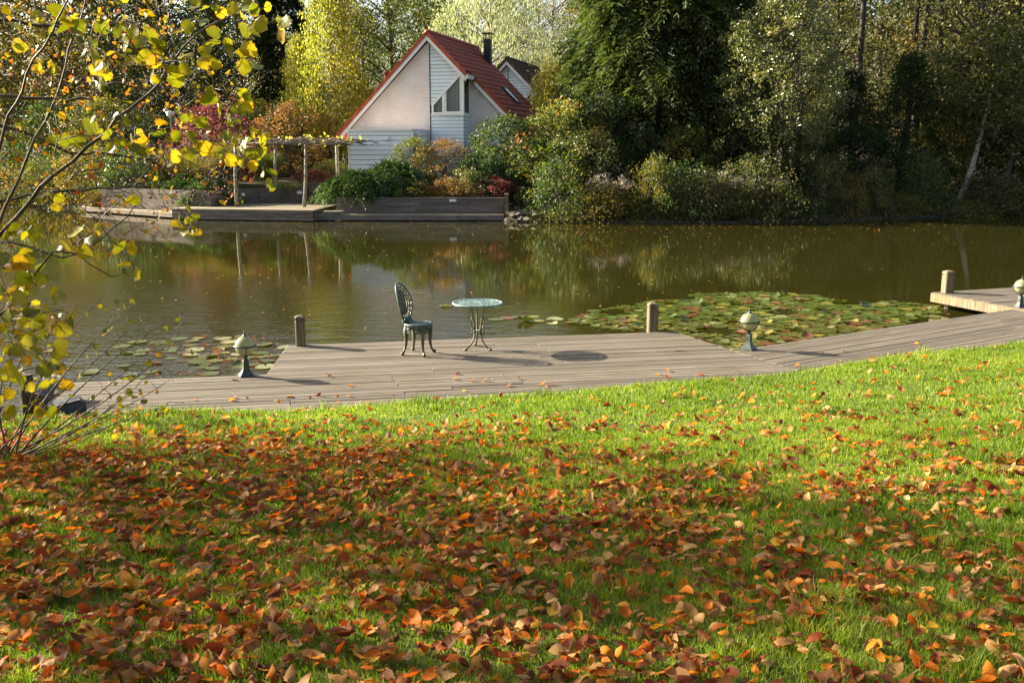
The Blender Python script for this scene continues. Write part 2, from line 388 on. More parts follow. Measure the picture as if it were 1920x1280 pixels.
L_greengrass = leaf_mat("tall_green_grass", [(0, (0.06, 0.10, 0.02)), (0.5, (0.14, 0.18, 0.04)), (1, (0.26, 0.26, 0.09))], 0.35)
L_seed = leaf_mat("pale_seed_heads", [(0, (0.33, 0.25, 0.21)), (1, (0.62, 0.54, 0.48))], 0.3, 0.9, 0.1, tint=(1, 0.95, 0.9))
L_hazel = leaf_mat("yellow_green_shrub_leaves", [(0, (0.13, 0.17, 0.02)), (0.45, (0.25, 0.27, 0.025)), (0.8, (0.42, 0.37, 0.03)), (0.92, (0.45, 0.28, 0.03)), (1, (0.34, 0.13, 0.03))], 0.5, 0.4, 0.5, 0.5, tint=(1.25, 1.2, 0.3), veins=4.0)
L_haw = leaf_mat("small_yellow_orange_leaves", [(0, (0.16, 0.17, 0.02)), (0.5, (0.36, 0.29, 0.03)), (0.8, (0.48, 0.22, 0.025)), (1, (0.42, 0.10, 0.02))], 0.5, 0.45, 0.4, 0.1, tint=(1.2, 1.0, 0.35))
M_berry = noise_mat("dark_red_berries", [(0.3, (0.06, 0.008, 0.01)), (0.7, (0.16, 0.016, 0.018))], 20, 3, 0.3, (1, 1, 1), 0, spec=0.6)
FALL = [("russet", [(0, (0.19, 0.05, 0.016)), (0.5, (0.29, 0.08, 0.022)), (1, (0.38, 0.13, 0.04))]),
        ("orange", [(0, (0.48, 0.13, 0.012)), (0.5, (0.62, 0.21, 0.018)), (1, (0.68, 0.32, 0.035))]),
        ("tan", [(0, (0.38, 0.21, 0.08)), (0.5, (0.52, 0.32, 0.13)), (1, (0.62, 0.43, 0.20))]),
        ("yellow", [(0, (0.42, 0.24, 0.02)), (0.5, (0.52, 0.34, 0.03)), (1, (0.50, 0.38, 0.06))]),
        ("brown", [(0, (0.13, 0.05, 0.02)), (0.5, (0.21, 0.088, 0.036)), (1, (0.30, 0.14, 0.06))])]
L_fall = [leaf_mat("fallen_leaf_" + n.replace(" ", "_"), s, 0.42, 0.6, 0.18, 0.5, tint=(1.35, 0.9, 0.4), veins=4.0, wither=0.35) for n, s in FALL]
PADC = [("green", [(0, (0.075, 0.105, 0.016)), (0.5, (0.125, 0.15, 0.026)), (1, (0.20, 0.205, 0.045))]),
        ("yellow", [(0, (0.20, 0.20, 0.04)), (1, (0.31, 0.28, 0.06))]),
        ("reddish", [(0, (0.16, 0.07, 0.035)), (1, (0.27, 0.14, 0.07))]),
        ("pale", [(0, (0.24, 0.27, 0.13)), (1, (0.38, 0.38, 0.22))])]
L_pad = [leaf_mat("lily_pad_" + n, s, 0.18, 0.28, 0.6, 0.5, veins=4.0, wither=0.6) for n, s in PADC]

# water
m, nt, bs = new_mat("pond_water"); M_water = m
bs.inputs["Base Color"].default_value = (0.023, 0.021, 0.004, 1); bs.inputs["Roughness"].default_value = 0.02; bs.inputs["IOR"].default_value = 1.33
bs.inputs["Specular IOR Level"].default_value = 0.5
n1 = noise(nt, 2.2, 3, 'Object', (1.0, 1.9, 1), 0.5, 0.3)
n2 = noise(nt, 7.5, 3, 'Object', (1.0, 1.7, 1), 0.55, 0.2)
geo = nt.nodes.new("ShaderNodeNewGeometry"); sp = nt.nodes.new("ShaderNodeSeparateXYZ"); nt.links.new(geo.outputs["Position"], sp.inputs[0])
# breeze: ripples are stronger on the open near-left water and die out towards the sheltered far bank
mr = nt.nodes.new("ShaderNodeMapRange"); mr.inputs[1].default_value = 11; mr.inputs[2].default_value = 22; mr.inputs[3].default_value = 0.46; mr.inputs[4].default_value = 0.012
n3 = noise(nt, 0.16, 3, 'Object')
yy = mathn(nt, 'ADD', mathn(nt, 'ADD', sp.outputs[1], mathn(nt, 'MULTIPLY', sp.outputs[0], 0.55)), mathn(nt, 'MULTIPLY', n3.outputs[0], 9.0))
nt.links.new(mathn(nt, 'SUBTRACT', yy, 3.0), mr.inputs[0])
h = mathn(nt, 'MULTIPLY', mathn(nt, 'ADD', mathn(nt, 'MULTIPLY', n1.outputs[0], 1.2), mathn(nt, 'MULTIPLY', n2.outputs[0], 0.5)), mr.outputs[0])
bump(nt, bs, h, 1.0, 0.05)
# ---------------------------------------------------------------- ground, lawn, water
EDGE = [(-60, 34), (-16, 15.5), (-11, 11.6), (-8, 10.0), (-5.5, 9.5), (-3.95, 9.55), (-1.73, 9.92), (0.57, 10.47), (3.36, 11.54), (6.92, 13.43), (12, 16.6), (40, 34)]
EX = np.array([e[0] for e in EDGE], float); EY = np.array([e[1] for e in EDGE], float)
def smooth_edge(x):
    x = np.asarray(x, float)
    return sum(np.interp(x + d, EX, EY) for d in (-0.8, -0.4, 0, 0.4, 0.8)) / 5.0
STONES = [(P(1715, 848, 0.28), 0.34), (P(1590, 792, 0.2), 0.28), (P(1905, 908, 0.36), 0.36)]
def lawn_z(x, y):
    x = np.asarray(x, float); y = np.asarray(y, float)
    d = smooth_edge(x) - y
    z = 0.035 + 0.093 * np.clip(d, 0, None) - 1.6 * np.clip(-d - 0.01, 0, 0.7)
    z = z + 0.018 * np.sin(x * 1.3 + y * 0.7) + 0.012 * np.sin(x * 2.9 - y * 2.1)
    z = np.where(d < 0.6, z - 0.03 * sstep(0.6, 0, d) * 0, z)
    for s, r in STONES:
        q = ((x - s.x) ** 2 + (y - s.y) ** 2) / (r * r)
        z = z - 0.085 * np.exp(-q ** 2)
    return z
def grid_mesh(name, xs, ys, zf):
    X, Y = np.meshgrid(xs, ys); Z = zf(X, Y)
    V = np.stack([X, Y, Z], -1).reshape(-1, 3)
    nx, ny = len(xs), len(ys)
    i = (np.arange(ny - 1)[:, None] * nx + np.arange(nx - 1)[None, :]).reshape(-1, 1)
    F = i + np.array([[0, 1, nx + 1, nx]])
    return np_mesh(name, V, F, smooth=True)
xs = np.unique(np.concatenate([np.linspace(-60, -8, 14), np.linspace(-8, 10, 150), np.linspace(10, 40, 12)]))
# the lawn follows the deck edge: rows are offsets behind the edge
offs = np.unique(np.concatenate([np.linspace(-1.6, 9, 100), np.linspace(9, 60, 14)]))
def lawn_sheet():
    X, O = np.meshgrid(xs, offs); Y = smooth_edge(X) - O
    V = np.stack([X, Y, lawn_z(X, Y)], -1).reshape(-1, 3); nx, ny = len(xs), len(offs)
    i = (np.arange(ny - 1)[:, None] * nx + np.arange(nx - 1)[None, :]).reshape(-1, 1)
    return np_mesh("lawn", V, i + np.array([[0, nx, nx + 1, 1]]), smooth=True)
lawn = obj("lawn", lawn_sheet(), M_turf, kind="structure")

SHORE = [(-200, 120), (-60, 68), (-27.6, 55), (-17.2, 44.6), (-13.4, 41.6), (-7.7, 40.3), (1.4, 39.75), (9.0, 39.5), (13.8, 41.2), (22.3, 44.6), (60, 52), (200, 60)]
SX = np.array([e[0] for e in SHORE], float); SY = np.array([e[1] for e in SHORE], float)
def shore(x): return np.interp(np.asarray(x, float), SX, SY)
def far_z(x, y):
    x = np.asarray(x, float); y = np.asarray(y, float)
    d = y - shore(x)
    z = -0.9 + 0.85 * sstep(-0.4, 0.5, d) + 1.05 * sstep(0.6, 5.0, d)
    z = z + 0.10 * np.sin(x * 0.5 + 1) * np.sin(y * 0.4) * sstep(3, 8, d)
    wall = (x > -7.6) & (x < -0.25)
    z = np.where(wall & (d > 1.4), np.maximum(z, 0.66), z)
    z = np.where(wall & (d <= 1.4), -0.5, z)
    terr = sstep(-14.3, -13.6, x) * (1 - sstep(-7.4, -6.9, x)) * (1 - sstep(45.8, 46.3, y))
    z = z * (1 - terr) + np.minimum(z, -0.15) * terr
    return z
gx = np.unique(np.concatenate([np.linspace(-400, -40, 12), np.linspace(-40, 40, 180), np.linspace(40, 400, 12)]))
gy = np.unique(np.concatenate([np.linspace(37.5, 60, 110), np.linspace(60, 130, 24), np.linspace(130, 700, 8)]))
garden = obj("garden_ground", grid_mesh("garden_ground", gx, gy, far_z), M_soil, kind="structure")
# pond bed joins the near and far banks so that the ground runs on under the water
bed = obj("pond_bed", grid_mesh("pond_bed", np.linspace(-400, 400, 9), np.linspace(-60, 400, 9), lambda X, Y: X * 0 - 1.6), M_soil, kind="structure")
wb = MB()
wb.add([(-400, 2, -0.25), (400, 2, -0.25), (400, 130, -0.25), (-400, 130, -0.25)], [(0, 1, 2, 3)])
water = wb.build("pond_water", M_water, kind="structure")

# ---------------------------------------------------------------- near deck, plank by plank
def clip_quad(u0a, u1a, u0b, u1b): return u0a, u1a, u0b, u1b
def lineu(p, q, v):
    t = (v - p[1]) / (q[1] - p[1]); return p[0] + (q[0] - p[0]) * t
rdk = random.Random(11)
def plank(parent, va, vb, ua, ub, name="plank", mat=M_deck, z1=0.0, th=0.032):
    """ua/ub = (start,end) at edges va and vb"""
    g = 0.0032
    dz = rdk.uniform(-0.003, 0.003)
    a0, a1 = ua; b0, b1 = ub
    c = 0.004
    vs = [(a0, va + g, z1 - th), (a1, va + g, z1 - th), (b1, vb - g, z1 - th), (b0, vb - g, z1 - th),
          (a0, va + g, z1 - c + dz), (a1, va + g, z1 - c + dz), (b1, vb - g, z1 - c + dz), (b0, vb - g, z1 - c + dz),
          (a0 + c, va + g + c, z1 + dz), (a1 - c, va + g + c, z1 + dz), (b1 - c, vb - g - c, z1 + dz), (b0 + c, vb - g - c, z1 + dz)]
    fs = [(3, 2, 1, 0), (0, 1, 5, 4), (1, 2, 6, 5), (2, 3, 7, 6), (3, 0, 4, 7), (4, 5, 9, 8), (5, 6, 10, 9), (6, 7, 11, 10), (7, 4, 8, 11), (8, 9, 10, 11)]
    MB().add(vs, fs).build(name, mat, parent)
def deck_rows(parent, v0, v1, left, right, w=0.126, maxlen=4.2, mat=M_deck, z1=0.0):
    n = max(1, int(round((v1 - v0) / w))); w = (v1 - v0) / n
    for i in range(n):
        va, vb = v0 + i * w, v0 + (i + 1) * w
        la, lb, ra, rb = left(va), left(vb), right(va), right(vb)
        L = ra - la; cuts = []
        if L > maxlen:
            k = int(math.ceil(L / maxlen)); 
            cuts = [la + L * (j + rdk.choice((-0.13, 0.0, 0.13, 0.2))) / k for j in range(1, k)]
        st = [(la, lb)] + [(c + 0.003, c + 0.003) for c in cuts]; en = [(c - 0.003, c - 0.003) for c in cuts] + [(ra, rb)]
        for s, e in zip(st, en): plank(parent, va, vb, (s[0], e[0]), (s[1], e[1]), mat=mat, z1=z1)
A1 = math.radians(11.1)
O1 = Vector((-2.86, 11.55, 0.0))
deck = empty("wooden_deck", O1, A1)
tag(deck, "weathered grey plank deck by the water that carries the chair and table", "deck")
def toA(p): 
    q = Vector((p[0], p[1], 0)) - O1; c, s = math.cos(A1), math.sin(A1)
    return (q.x * c + q.y * s, -q.x * s + q.y * c)
jl0, jl1 = (0.0, 0.0), toA((-3.0, 13.36))
jr0, jr1 = toA((2.89, 12.98)), toA((2.34, 14.34))
seam0, seam1 = jr0, toA((3.75, 10.9))
vtop = 0.5 * (jl1[1] + jr1[1])
vmid = jr0[1]
lw = lambda v: -3.2
right_line = lambda v: lineu(seam1, seam0, v) - 0.004 if v < vmid else lineu(jr0, jr1, v)
deck_rows(deck, -2.45, 0.0, lambda v: -2.15, right_line)
deck_rows(deck, 0.004, vtop, lambda v: lineu(jl0, jl1, v), right_line)
# pale edge battens on the jetty sides, joists and piles below
for a, b in ((jl0, jl1), (jr0, jr1)):
    MB().tube([(a[0], a[1], -0.02), (b[0], b[1] , -0.02)], 0.02, 4).build("edge_batten", M_white if False else M_post, deck)
jm = MB()
for u in np.arange(-1.9, 6.2, 0.9):
    v_end = 1.6 if 0.1 < u < 5.0 else -0.15
    jm.box((u, (-2.3 + v_end) / 2, -0.105), (0.07, v_end + 2.3, 0.14))
jm.build("joists", M_board, deck)
fb = MB(); fb.box(((jl1[0] + jr1[0]) / 2, vtop - 0.03, -0.09), (jr1[0] - jl1[0] - 0.1, 0.04, 0.11)); fb.build("fascia_board", M_board, deck)
for u, v in ((0.2, 1.5), (2.6, 1.5), (5.0, 1.5), (0.2, 0.2), (-1.6, -0.2)):
    MB().tube([(u, v, -1.2), (u, v, -0.03)], 0.07, 8).build("pile", M_board, deck)

A2 = math.radians(33.0)
O2 = Vector((2.9, 12.98, 0.0))
walk = empty("boardwalk", O2, A2)
tag(walk, "grey plank boardwalk running off to the right between lawn and lily pads", "boardwalk")
def toB(p):
    q = Vector((p[0], p[1], 0)) - O2; c, s = math.cos(A2), math.sin(A2)
    return (q.x * c + q.y * s, -q.x * s + q.y * c)
sb0, sb1 = toB((2.89, 12.98)), toB((3.75, 10.9))
deck_rows(walk, -2.3, 0.0, lambda v: lineu(sb1, sb0, v) + 0.004, lambda v: 13.0, maxlen=4.8)
jm = MB()
for u in np.arange(1.0, 12.5, 0.9): jm.box((u, -1.2, -0.105), (0.07, 2.2, 0.14))
jm.build("joists", M_board, walk)
MB().box((6.5, -0.025, -0.09), (12.6, 0.04, 0.11)).build("fascia_board", M_board, walk)

# right-hand jetty
J0 = P(1748, 551, 0.0); J1 = P(1905, 580, 0.0)
A3 = math.atan2(J0.y - J1.y, J0.x - J1.x)      # along its near edge, pointing out over the water
jet = empty("jetty", J0, 0.0)
tag(jet, "wooden jetty platform at the right edge with a pale weathered side board", "jetty")
e1 = Vector((J1.x - J0.x, J1.y - J0.y, 0)).normalized()         # from the outer corner towards the boardwalk
e2 = Vector((-e1.y, e1.x, 0)); 
if e2.x < 0: e2 = -e2
jet.rotation_euler = (0, 0, math.atan2(e2.y, e2.x))
# local x = e2 (to the right), local y = -e1 (out over the water); rows run along x
deck_rows(jet, -2.6, 0.0, lambda v: 0.0, lambda v: 6.0, maxlen=7, z1=0.03)
MB().box((-0.02, -1.3, -0.06), (0.035, 2.6, 0.15)).build("side_board", M_post, jet)
MB().box((3.0, 0.02, -0.06), (6.0, 0.035, 0.15)).build("end_board", M_board, jet)
for u, v in ((0.2, -0.2), (0.2, -2.0), (3.0, -0.2)):
    MB().tube([(u, v, -1.2), (u, v, 0.0)], 0.07, 8).build("pile", M_board, jet)

# ---------------------------------------------------------------- far terrace and retaining walls
rw = random.Random(5)
def board_wall(parent, a, b, z0, z1, rows, maxlen=2.4, th=0.045, mat=M_board):
    """individual horizontal boards between plan points a and b (parent-local)"""
    a = Vector((a[0], a[1], 0)); b = Vector((b[0], b[1], 0)); L = (b - a).length; d = (b - a) / L
    nrm = Vector((d.y, -d.x, 0)); h = (z1 - z0) / rows
    M = Matrix((( d.x, -nrm.x, 0), (d.y, -nrm.y, 0), (0, 0, 1)))
    for i in range(rows):
        k = max(1, int(math.ceil(L / maxlen))); cuts = [0] + sorted((j + rw.uniform(-0.25, 0.25)) * L / k for j in range(1, k)) + [L]
        for s, e in zip(cuts[:-1], cuts[1:]):
            c = a + d * ((s + e) / 2) + nrm * rw.uniform(0, 0.006); c.z = z0 + (i + 0.5) * h
            o = MB().box((0, 0, 0), (e - s - 0.006, th, h - 0.008)).build("board", mat, parent)
            o.location = c; o.rotation_euler = (0, 0, math.atan2(d.y, d.x))
ZT = 0.2
T_fl = P(345, 391, ZT); T_fr = P(588, 394, ZT); T_br = P(632, 384, ZT)
terr = empty("garden_terrace", (0, 0, 0))
tag(terr, "wooden terrace platform over the far bank under the pergola", "terrace")
# planks of the terrace top run parallel to the front edge
ft = (T_fr - T_fl); ftl = ft.length; fd = ft / ftl; fn = Vector((-fd.y, fd.x, 0))
ang = math.atan2(fd.y, fd.x)
def loc_terr(p): q = p - T_fl; return (q.dot(fd), q.dot(fn))
tb_ = loc_terr(T_br)
top = empty("deck_top", (T_fl.x, T_fl.y, 0), ang); top.parent = terr
n = 26
for i in range(n):
    va, vb = i * 0.16, (i + 1) * 0.16
    r0 = ftl + (tb_[0] - ftl) * min(1, va / tb_[1]); r1 = ftl + (tb_[0] - ftl) * min(1, vb / tb_[1])
    plank(top, va, vb, (-0.6, r0), (-0.6, r1), mat=M_terr, z1=ZT)
board_wall(terr, T_fl - fd * 0.5 - fn * 0.05, T_fr - fn * 0.05, -0.22, ZT - 0.03, 3, 3.0)
board_wall(terr, T_fr + fd * 0.03, T_br + fd * 0.03, -0.22, ZT - 0.03, 3, 3.0)
bk = MB()
for t in np.linspace(0.02, 0.98, 8):
    p = T_fl.lerp(T_fr, t) + fn * 0.25; bk.box((p.x, p.y, -0.6), (0.12, 0.12, 1.1))
bk.build("support_posts", M_board, terr)
# low walkway that runs on to the left along the bank
W0 = P(217, 392, -0.02); W1 = P(345, 401, -0.02)
lowwalk = empty("bank_walkway", (0, 0, 0)); tag(lowwalk, "low narrow plank walkway along the far bank left of the terrace", "walkway")
wd = (W1 - W0); wl = wd.length; wd = wd / wl; wang = math.atan2(wd.y, wd.x)
wt = empty("walkway_top", (W0.x, W0.y, 0), wang); wt.parent = lowwalk
for i in range(9): plank(wt, i * 0.16, (i + 1) * 0.16, (-3.0, wl + 0.4), (-3.0, wl + 0.4), mat=M_terr, z1=-0.02)
board_wall(lowwalk, W0 - wd * 3.0, W1 + wd * 0.3, -0.2, -0.05, 1, 3.0)
# planter walls behind
planter = empty("planter_wall", (0, 0, 0)); tag(planter, "grey board planter wall with a small light behind the terrace", "planter")
a = P(228, 382, 0.0); a.z = 0
q0 = D(190, 380, 45.3); q1 = D(268, 385, 44.2); q2 = D(360, 388, 42.6); q3 = D(396, 386, 42.3); q4 = D(488, 380, 45.0); q5 = D(576, 380, 45.2)
zt = 0.86
for s, e in ((q0, q1), (q1, q2), (q2, q3), (q3, q4), (q4, q5)): board_wall(planter, s, e, -0.1, zt, 5, 2.2)
lm = MB()
for s, e, t in ((q3, q4, 0.62), (q4, q5, 0.85)):
    c = s.lerp(e, t); dd = (e - s).normalized(); nn = Vector((dd.y, -dd.x, 0)); 
    o = MB().box((0, 0, 0), (0.22, 0.05, 0.12)).build("wall_light", M_white, planter); o.location = (c.x + nn.x * 0.05, c.y + nn.y * 0.05, 0.62 if t < 0.7 else 0.66); o.rotation_euler = (0, 0, math.atan2(dd.y, dd.x))
# garden steps
steps = empty("garden_steps", (0, 0, 0)); tag(steps, "grey wooden garden steps rising behind the terrace", "steps")
s0 = D(576, 378, 45.2); s1 = D(634, 378, 45.0)
for i in range(5):
    c = (s0 + s1) / 2; w = (s1 - s0).length + 0.1
    MB().box((c.x, c.y + 0.3 * i + 0.15, ZT + 0.17 * i + 0.14), (w, 0.34, 0.045)).build("tread", M_board, steps)
    MB().box((c.x, c.y + 0.3 * i + 0.03, ZT + 0.17 * i + 0.03), (w - 0.02, 0.03, 0.165)).build("riser", M_board, steps)
# right retaining wall and bench step
ret = empty("retaining_wall", (0, 0, 0)); tag(ret, "long straight grey board retaining wall right of the terrace", "wall")
R0 = P(632, 404, 0.0); R1 = P(948, 406, 0.0); R0.y = R1.y = 41.0; R0.x = D(632, 400, 41.0).x; R1.x = D(945, 400, 41.0).x
ztop = D(800, 371, 41.0).z
board_wall(ret, R0, R1, -0.05, ztop - 0.05, 5, 2.2)
for i, (xa, xb) in enumerate(((R0.x, -3.6), (-3.6, R1.x + 0.05))):
    o = MB().box(((xa + xb) / 2, 41.06, ztop - 0.02), (xb - xa - 0.006, 0.24, 0.045)).build("capping_board", M_board, ret)
MB().box((R1.x + 0.1, 40.85, 0.3), (0.16, 0.5, 1.0)).build("end_post", M_post, ret)
wl_ = MB().box((D(849, 377, 40.93).x, 40.93, D(849, 376, 40.93).z), (0.27, 0.05, 0.1)).build("wall_light", M_white, ret)
board_wall(ret, (R0.x, 41.0, 0), (R0.x + 0.02, 43.6, 0), 0.1, ztop - 0.05, 4, 3.0)
bench = empty("bank_step", (0, 0, 0)); tag(bench, "low plank step along the foot of the retaining wall", "step")
for i in range(5):
    va = 40.28 + i * 0.14
    o = plank(bench, va, va + 0.14, (-7.9, R1.x), (-7.9, R1.x), mat=M_terr, z1=0.0)
board_wall(bench, (-7.9, 40.25, 0), (R1.x, 40.25, 0), -0.22, -0.03, 1, 3.2)
MB().box((-7.1, 40.55, 0.11), (0.75, 0.6, 0.04)).build("tread", M_terr, bench)
MB().box((-7.1, 40.27, 0.045), (0.73, 0.03, 0.09)).build("riser", M_board, bench)
for x in np.linspace(-7.6, R1.x - 0.1, 9):
    MB().box((x, 40.36, -0.6), (0.1, 0.1, 0.9)).build("support_post", M_board, bench)
# timber edging along the wooded bank
edging = empty("bank_edging", (0, 0, 0)); tag(edging, "dark timber edging with short piles along the wooded right bank", "edging")
xe = np.arange(0.2, 24.0, 1.5)
for xa, xb in zip(xe[:-1], xe[1:]):
    board_wall(edging, (xa, float(shore(xa)) - 0.28), (xb, float(shore(xb)) - 0.28), -0.36, -0.17, 1, 5, mat=M_bark)
    MB().tube([(xa, float(shore(xa)) - 0.36, -0.7), (xa, float(shore(xa)) - 0.36, -0.13)], 0.05, 7).build("pile", M_bark, edging)
# ---------------------------------------------------------------- houses
APEX = 7.65; KS = 1.005; HWID = 4.45; RL = 7.75
def zr(x): return APEX - KS * abs(x)
def tile_mesh():
    w, L, n = 0.302, 0.37, 6
    vs = []
    for iy, (dx, dz) in enumerate(((0.0, 0.0), (L, 0.03))):
        for k in range(n + 1):
            t = k / n; y = t * w
            h = 0.022 * (0.5 - 0.5 * math.cos(2 * math.pi * t)) 
            vs.append((dx, y, h + dz))
    for k in range(n + 1): vs.append((L, k / n * w, 0.0))
    fs = []
    m = n + 1
    for k in range(n):
        fs.append((k, k + m, k + m + 1, k + 1)); fs.append((k + m, k + 2 * m, k + 2 * m + 1, k + m + 1))
    return vs, fs
TV, TF = tile_mesh()
SL = math.atan(KS)
def tile_matrix(side, course, col, y0):
    s = course * 0.335
    R = Matrix.Rotation(SL, 4, 'Y')
    T = Matrix.Translation((s * math.cos(SL) + 0.03, y0 + col * 0.302, APEX - s * math.sin(SL) - 0.02))
    M = T @ R
    if side < 0: M = Matrix.Scale(-1, 4, (1, 0, 0)) @ M
    return M
def clipx(lo, hi): return (lo, hi) if hi - lo > 0.03 else None
def make_house(C, yaw, detailed, M_roof, label):
    h = empty("house", (C[0], C[1], 0), yaw)
    tag(h, label, "house")
    zb = 0.6
    wt = lambda x: zr(x) - 0.30
    MB().prism([(-3.95, zb), (0.03, zb), (0.03, wt(0.03)), (-3.95, wt(-3.95))], 'y', 0.0, 1.2).build("wall", M_brick, h)
    MB().prism([(-3.93, zb), (3.93, zb), (3.93, wt(3.93)), (0, wt(0) - 0.02), (-3.93, wt(-3.93))], 'y', 1.0, 7.45).build("wall", M_brick, h)
    # projecting bay: core, siding, window
    MB().prism([(0.05, zb), (1.57, zb), (1.57, 4.06), (0.05, 4.06)], 'y', 0.04, 0.99).build("bay_core", M_mortar, h)
    MB().prism([(0.05, 4.5), (1.57, 6.0), (1.33, 6.02), (0.05, wt(0.05))], 'y', 0.05, 0.99).build("panel_core", M_mortar, h)
    z = zb
    while z < 4.05:
        MB().box((0.815, 0.02, z + 0.08), (1.55, 0.04, 0.14)).build("siding_board", M_siding, h)
        MB().box((1.585, 0.51, z + 0.08), (0.03, 0.93, 0.14)).build("siding_board", M_siding, h)
        z += 0.16
    z = 4.5
    while z < 7.25:
        za, zc = z, z + 0.14
        ra = min(0.1 + (za - 4.45), (7.35 - za) / KS); rb = min(0.1 + (zc - 4.45), (7.35 - zc) / KS)
        if ra > 0.08 and rb > 0.04:
            MB().prism([(0.04, za), (max(ra, 0.06), za), (max(rb, 0.05), zc), (0.04, zc)], 'y', 0.0, 0.04).build("siding_board", M_siding, h)
        z += 0.16
    MB().box((0.03, -0.012, (zb + 7.3) / 2), (0.035, 0.02, 7.3 - zb)).build("corner_seam", M_black, h)
    # window in the bay
    w = empty("bay_window", (0, 0, 0)); w.parent = h
    fr = MB(); fw = 0.085
    def bar(p, q, wd=fw, y0=-0.03, y1=0.09):
        p = Vector((p[0], 0, p[1])); q = Vector((q[0], 0, q[1])); d = (q - p).normalized(); n_ = Vector((-d.z, 0, d.x)) * wd / 2
        fr.prism([((p - n_).x, (p - n_).z), ((q - n_).x, (q - n_).z), ((q + n_).x, (q + n_).z), ((p + n_).x, (p + n_).z)], 'y', y0, y1)
    bar((0.1, 4.12), (1.6, 4.12)); bar((0.14, 4.06), (0.14, 4.5), y0=-0.027); bar((0.1, 4.46), (1.58, 5.93), 0.1, y0=-0.033); bar((1.56, 4.06), (1.56, 5.95), 0.12, y0=-0.024); bar((0.66, 4.1), (0.66, 5.0), 0.12, y0=-0.021)
    bar((0.72, 4.16), (1.5, 4.16), 0.07, y0=-0.018); bar((0.76, 4.16), (0.76, 5.08), 0.06, y0=-0.012); bar((1.46, 4.16), (1.46, 5.8), 0.06, y0=-0.015)
    fr.build("frame", M_white, w)
    MB().prism([(0.14, 4.12), (0.62, 4.12), (0.62, 4.95), (0.14, 4.48)], 'y', 0.045, 0.055).build("pane", M_glass, w)
    MB().prism([(0.70, 4.12), (1.54, 4.12), (1.54, 5.85), (0.70, 5.02)], 'y', 0.045, 0.055).build("pane", M_glass, w)
    cm = MB(); n = 44
    for k in range(n):
        x0 = 0.12 + 1.4 * k / n; x1 = 0.12 + 1.4 * (k + 1) / n
        f = lambda x: 0.20 + 0.035 * math.sin(x * 62) + 0.012 * math.sin(x * 27)
        t0, t1 = 4.46 + (x0 - 0.1), 4.46 + (x1 - 0.1)
        cm.add([(x0, f(x0), 4.06), (x1, f(x1), 4.06), (x1, f(x1), t1), (x0, f(x0), t0)], [(0, 1, 2, 3)])
    cm.build("curtain", M_curtain, w)
    MB().box((0.82, 0.62, 4.06), (1.5, 0.7, 0.03)).build("sill", M_white, w)
    MB().box((0.85, -0.02, 4.045), (1.58, 0.1, 0.03)).build("ledge", M_white, w)
    sf = MB(); sf.box((1.585, 0.05, 5.0), (0.05, 0.09, 1.85)); sf.box((1.585, 0.94, 5.0), (0.05, 0.08, 1.85)); sf.box((1.585, 0.49, 4.10), (0.048, 0.8, 0.08)); sf.box((1.585, 0.49, 5.85), (0.048, 0.8, 0.09))
    sf.build("side_frame", M_white, w)
    MB().box((1.58, 0.49, 4.97), (0.01, 0.82, 1.68)).build("pane", M_glass, w)
    # roof slabs
    roof = MB()
    t = 0.16
    def slab(xa, xb, ya, yb):
        s = 1 if xb > 0 else -1
        roof.prism([(xa, zr(xa) - t), (xb, zr(xb) - t), (xb, zr(xb) - 0.03), (xa, zr(xa) - 0.03)] if s > 0 else
                   [(xb, zr(xb) - t), (xa, zr(xa) - t), (xa, zr(xa) - 0.03), (xb, zr(xb) - 0.03)], 'y', ya, yb)
    slab(0.0, 1.75, -0.22, RL - 0.2); slab(1.753, HWID, 0.78, RL - 0.2); slab(-0.003, -HWID, -0.22, RL - 0.2)
    ro = roof.build("roof", M_roof, h)
    tm = bpy.data.meshes.new("roof_tile"); tm.from_pydata(TV, [], TF); tm.materials.append(M_roof)
    tm.polygons.foreach_set("use_smooth", [True] * len(tm.polygons))
    rest = MB(); count = 0
    for side in (1, -1):
        for c in range(19):
            for k in range(26):
                if side > 0 and c >= 7 and k < 3: continue
                M = tile_matrix(side, c, k, -0.25)
                if detailed and side > 0 and count < 300:
                    o = bpy.data.objects.new("roof_tile", tm); COL.objects.link(o); o.parent = ro
                    o.matrix_local = M; count += 1
                else:
                    fs = TF if side > 0 else [tuple(reversed(f)) for f in TF]
                    rest.add([M @ Vector(v) for v in TV], fs)
    rest.build("roof_tiles", M_roof, ro, smooth=True, kind="stuff")
    cap = MB(); cap.tube([(0, 0, 0), (0, 0.31, 0.012)], [0.125, 0.14], 10)
    cme = cap.mesh("ridge_cap", True); cme.materials.append(M_roof)
    for k in range(26):
        o = bpy.data.objects.new("ridge_cap", cme); COL.objects.link(o); o.parent = ro; o.location = (0, -0.28 + k * 0.302, APEX - 0.02)
    # white barge boards
    def barge(xa, xb, y, nm="barge_board"):
        za, zc = zr(xa) - 0.15, zr(xb) - 0.15; d = 0.21
        pts = [(xa, za - d), (xb, zc - d), (xb, zc), (xa, za)]
        if xb < xa: pts = [pts[1], pts[0], pts[3], pts[2]]
        MB().prism(pts, 'y', y, y + 0.05).build(nm, M_white, h)
    def verge(xa, xb, y):
        n = max(1, int(round(abs(xb - xa) / (0.335 * math.cos(SL))))); sg = 1 if xb > xa else -1
        for i in range(n):
            a_, b_ = xa + (xb - xa) * i / n, xa + (xb - xa) * (i + 1) / n
            lo, hi = 0.165, 0.045
            pts = [(a_, zr(a_) - lo), (b_, zr(b_) - lo), (b_, zr(b_) + hi + .025), (a_, zr(a_) + hi - .01)]
            if sg < 0: pts = [pts[1], pts[0], pts[3], pts[2]]
            MB().prism(pts, 'y', y, y + 0.12).build("verge_tile", M_roof, ro)
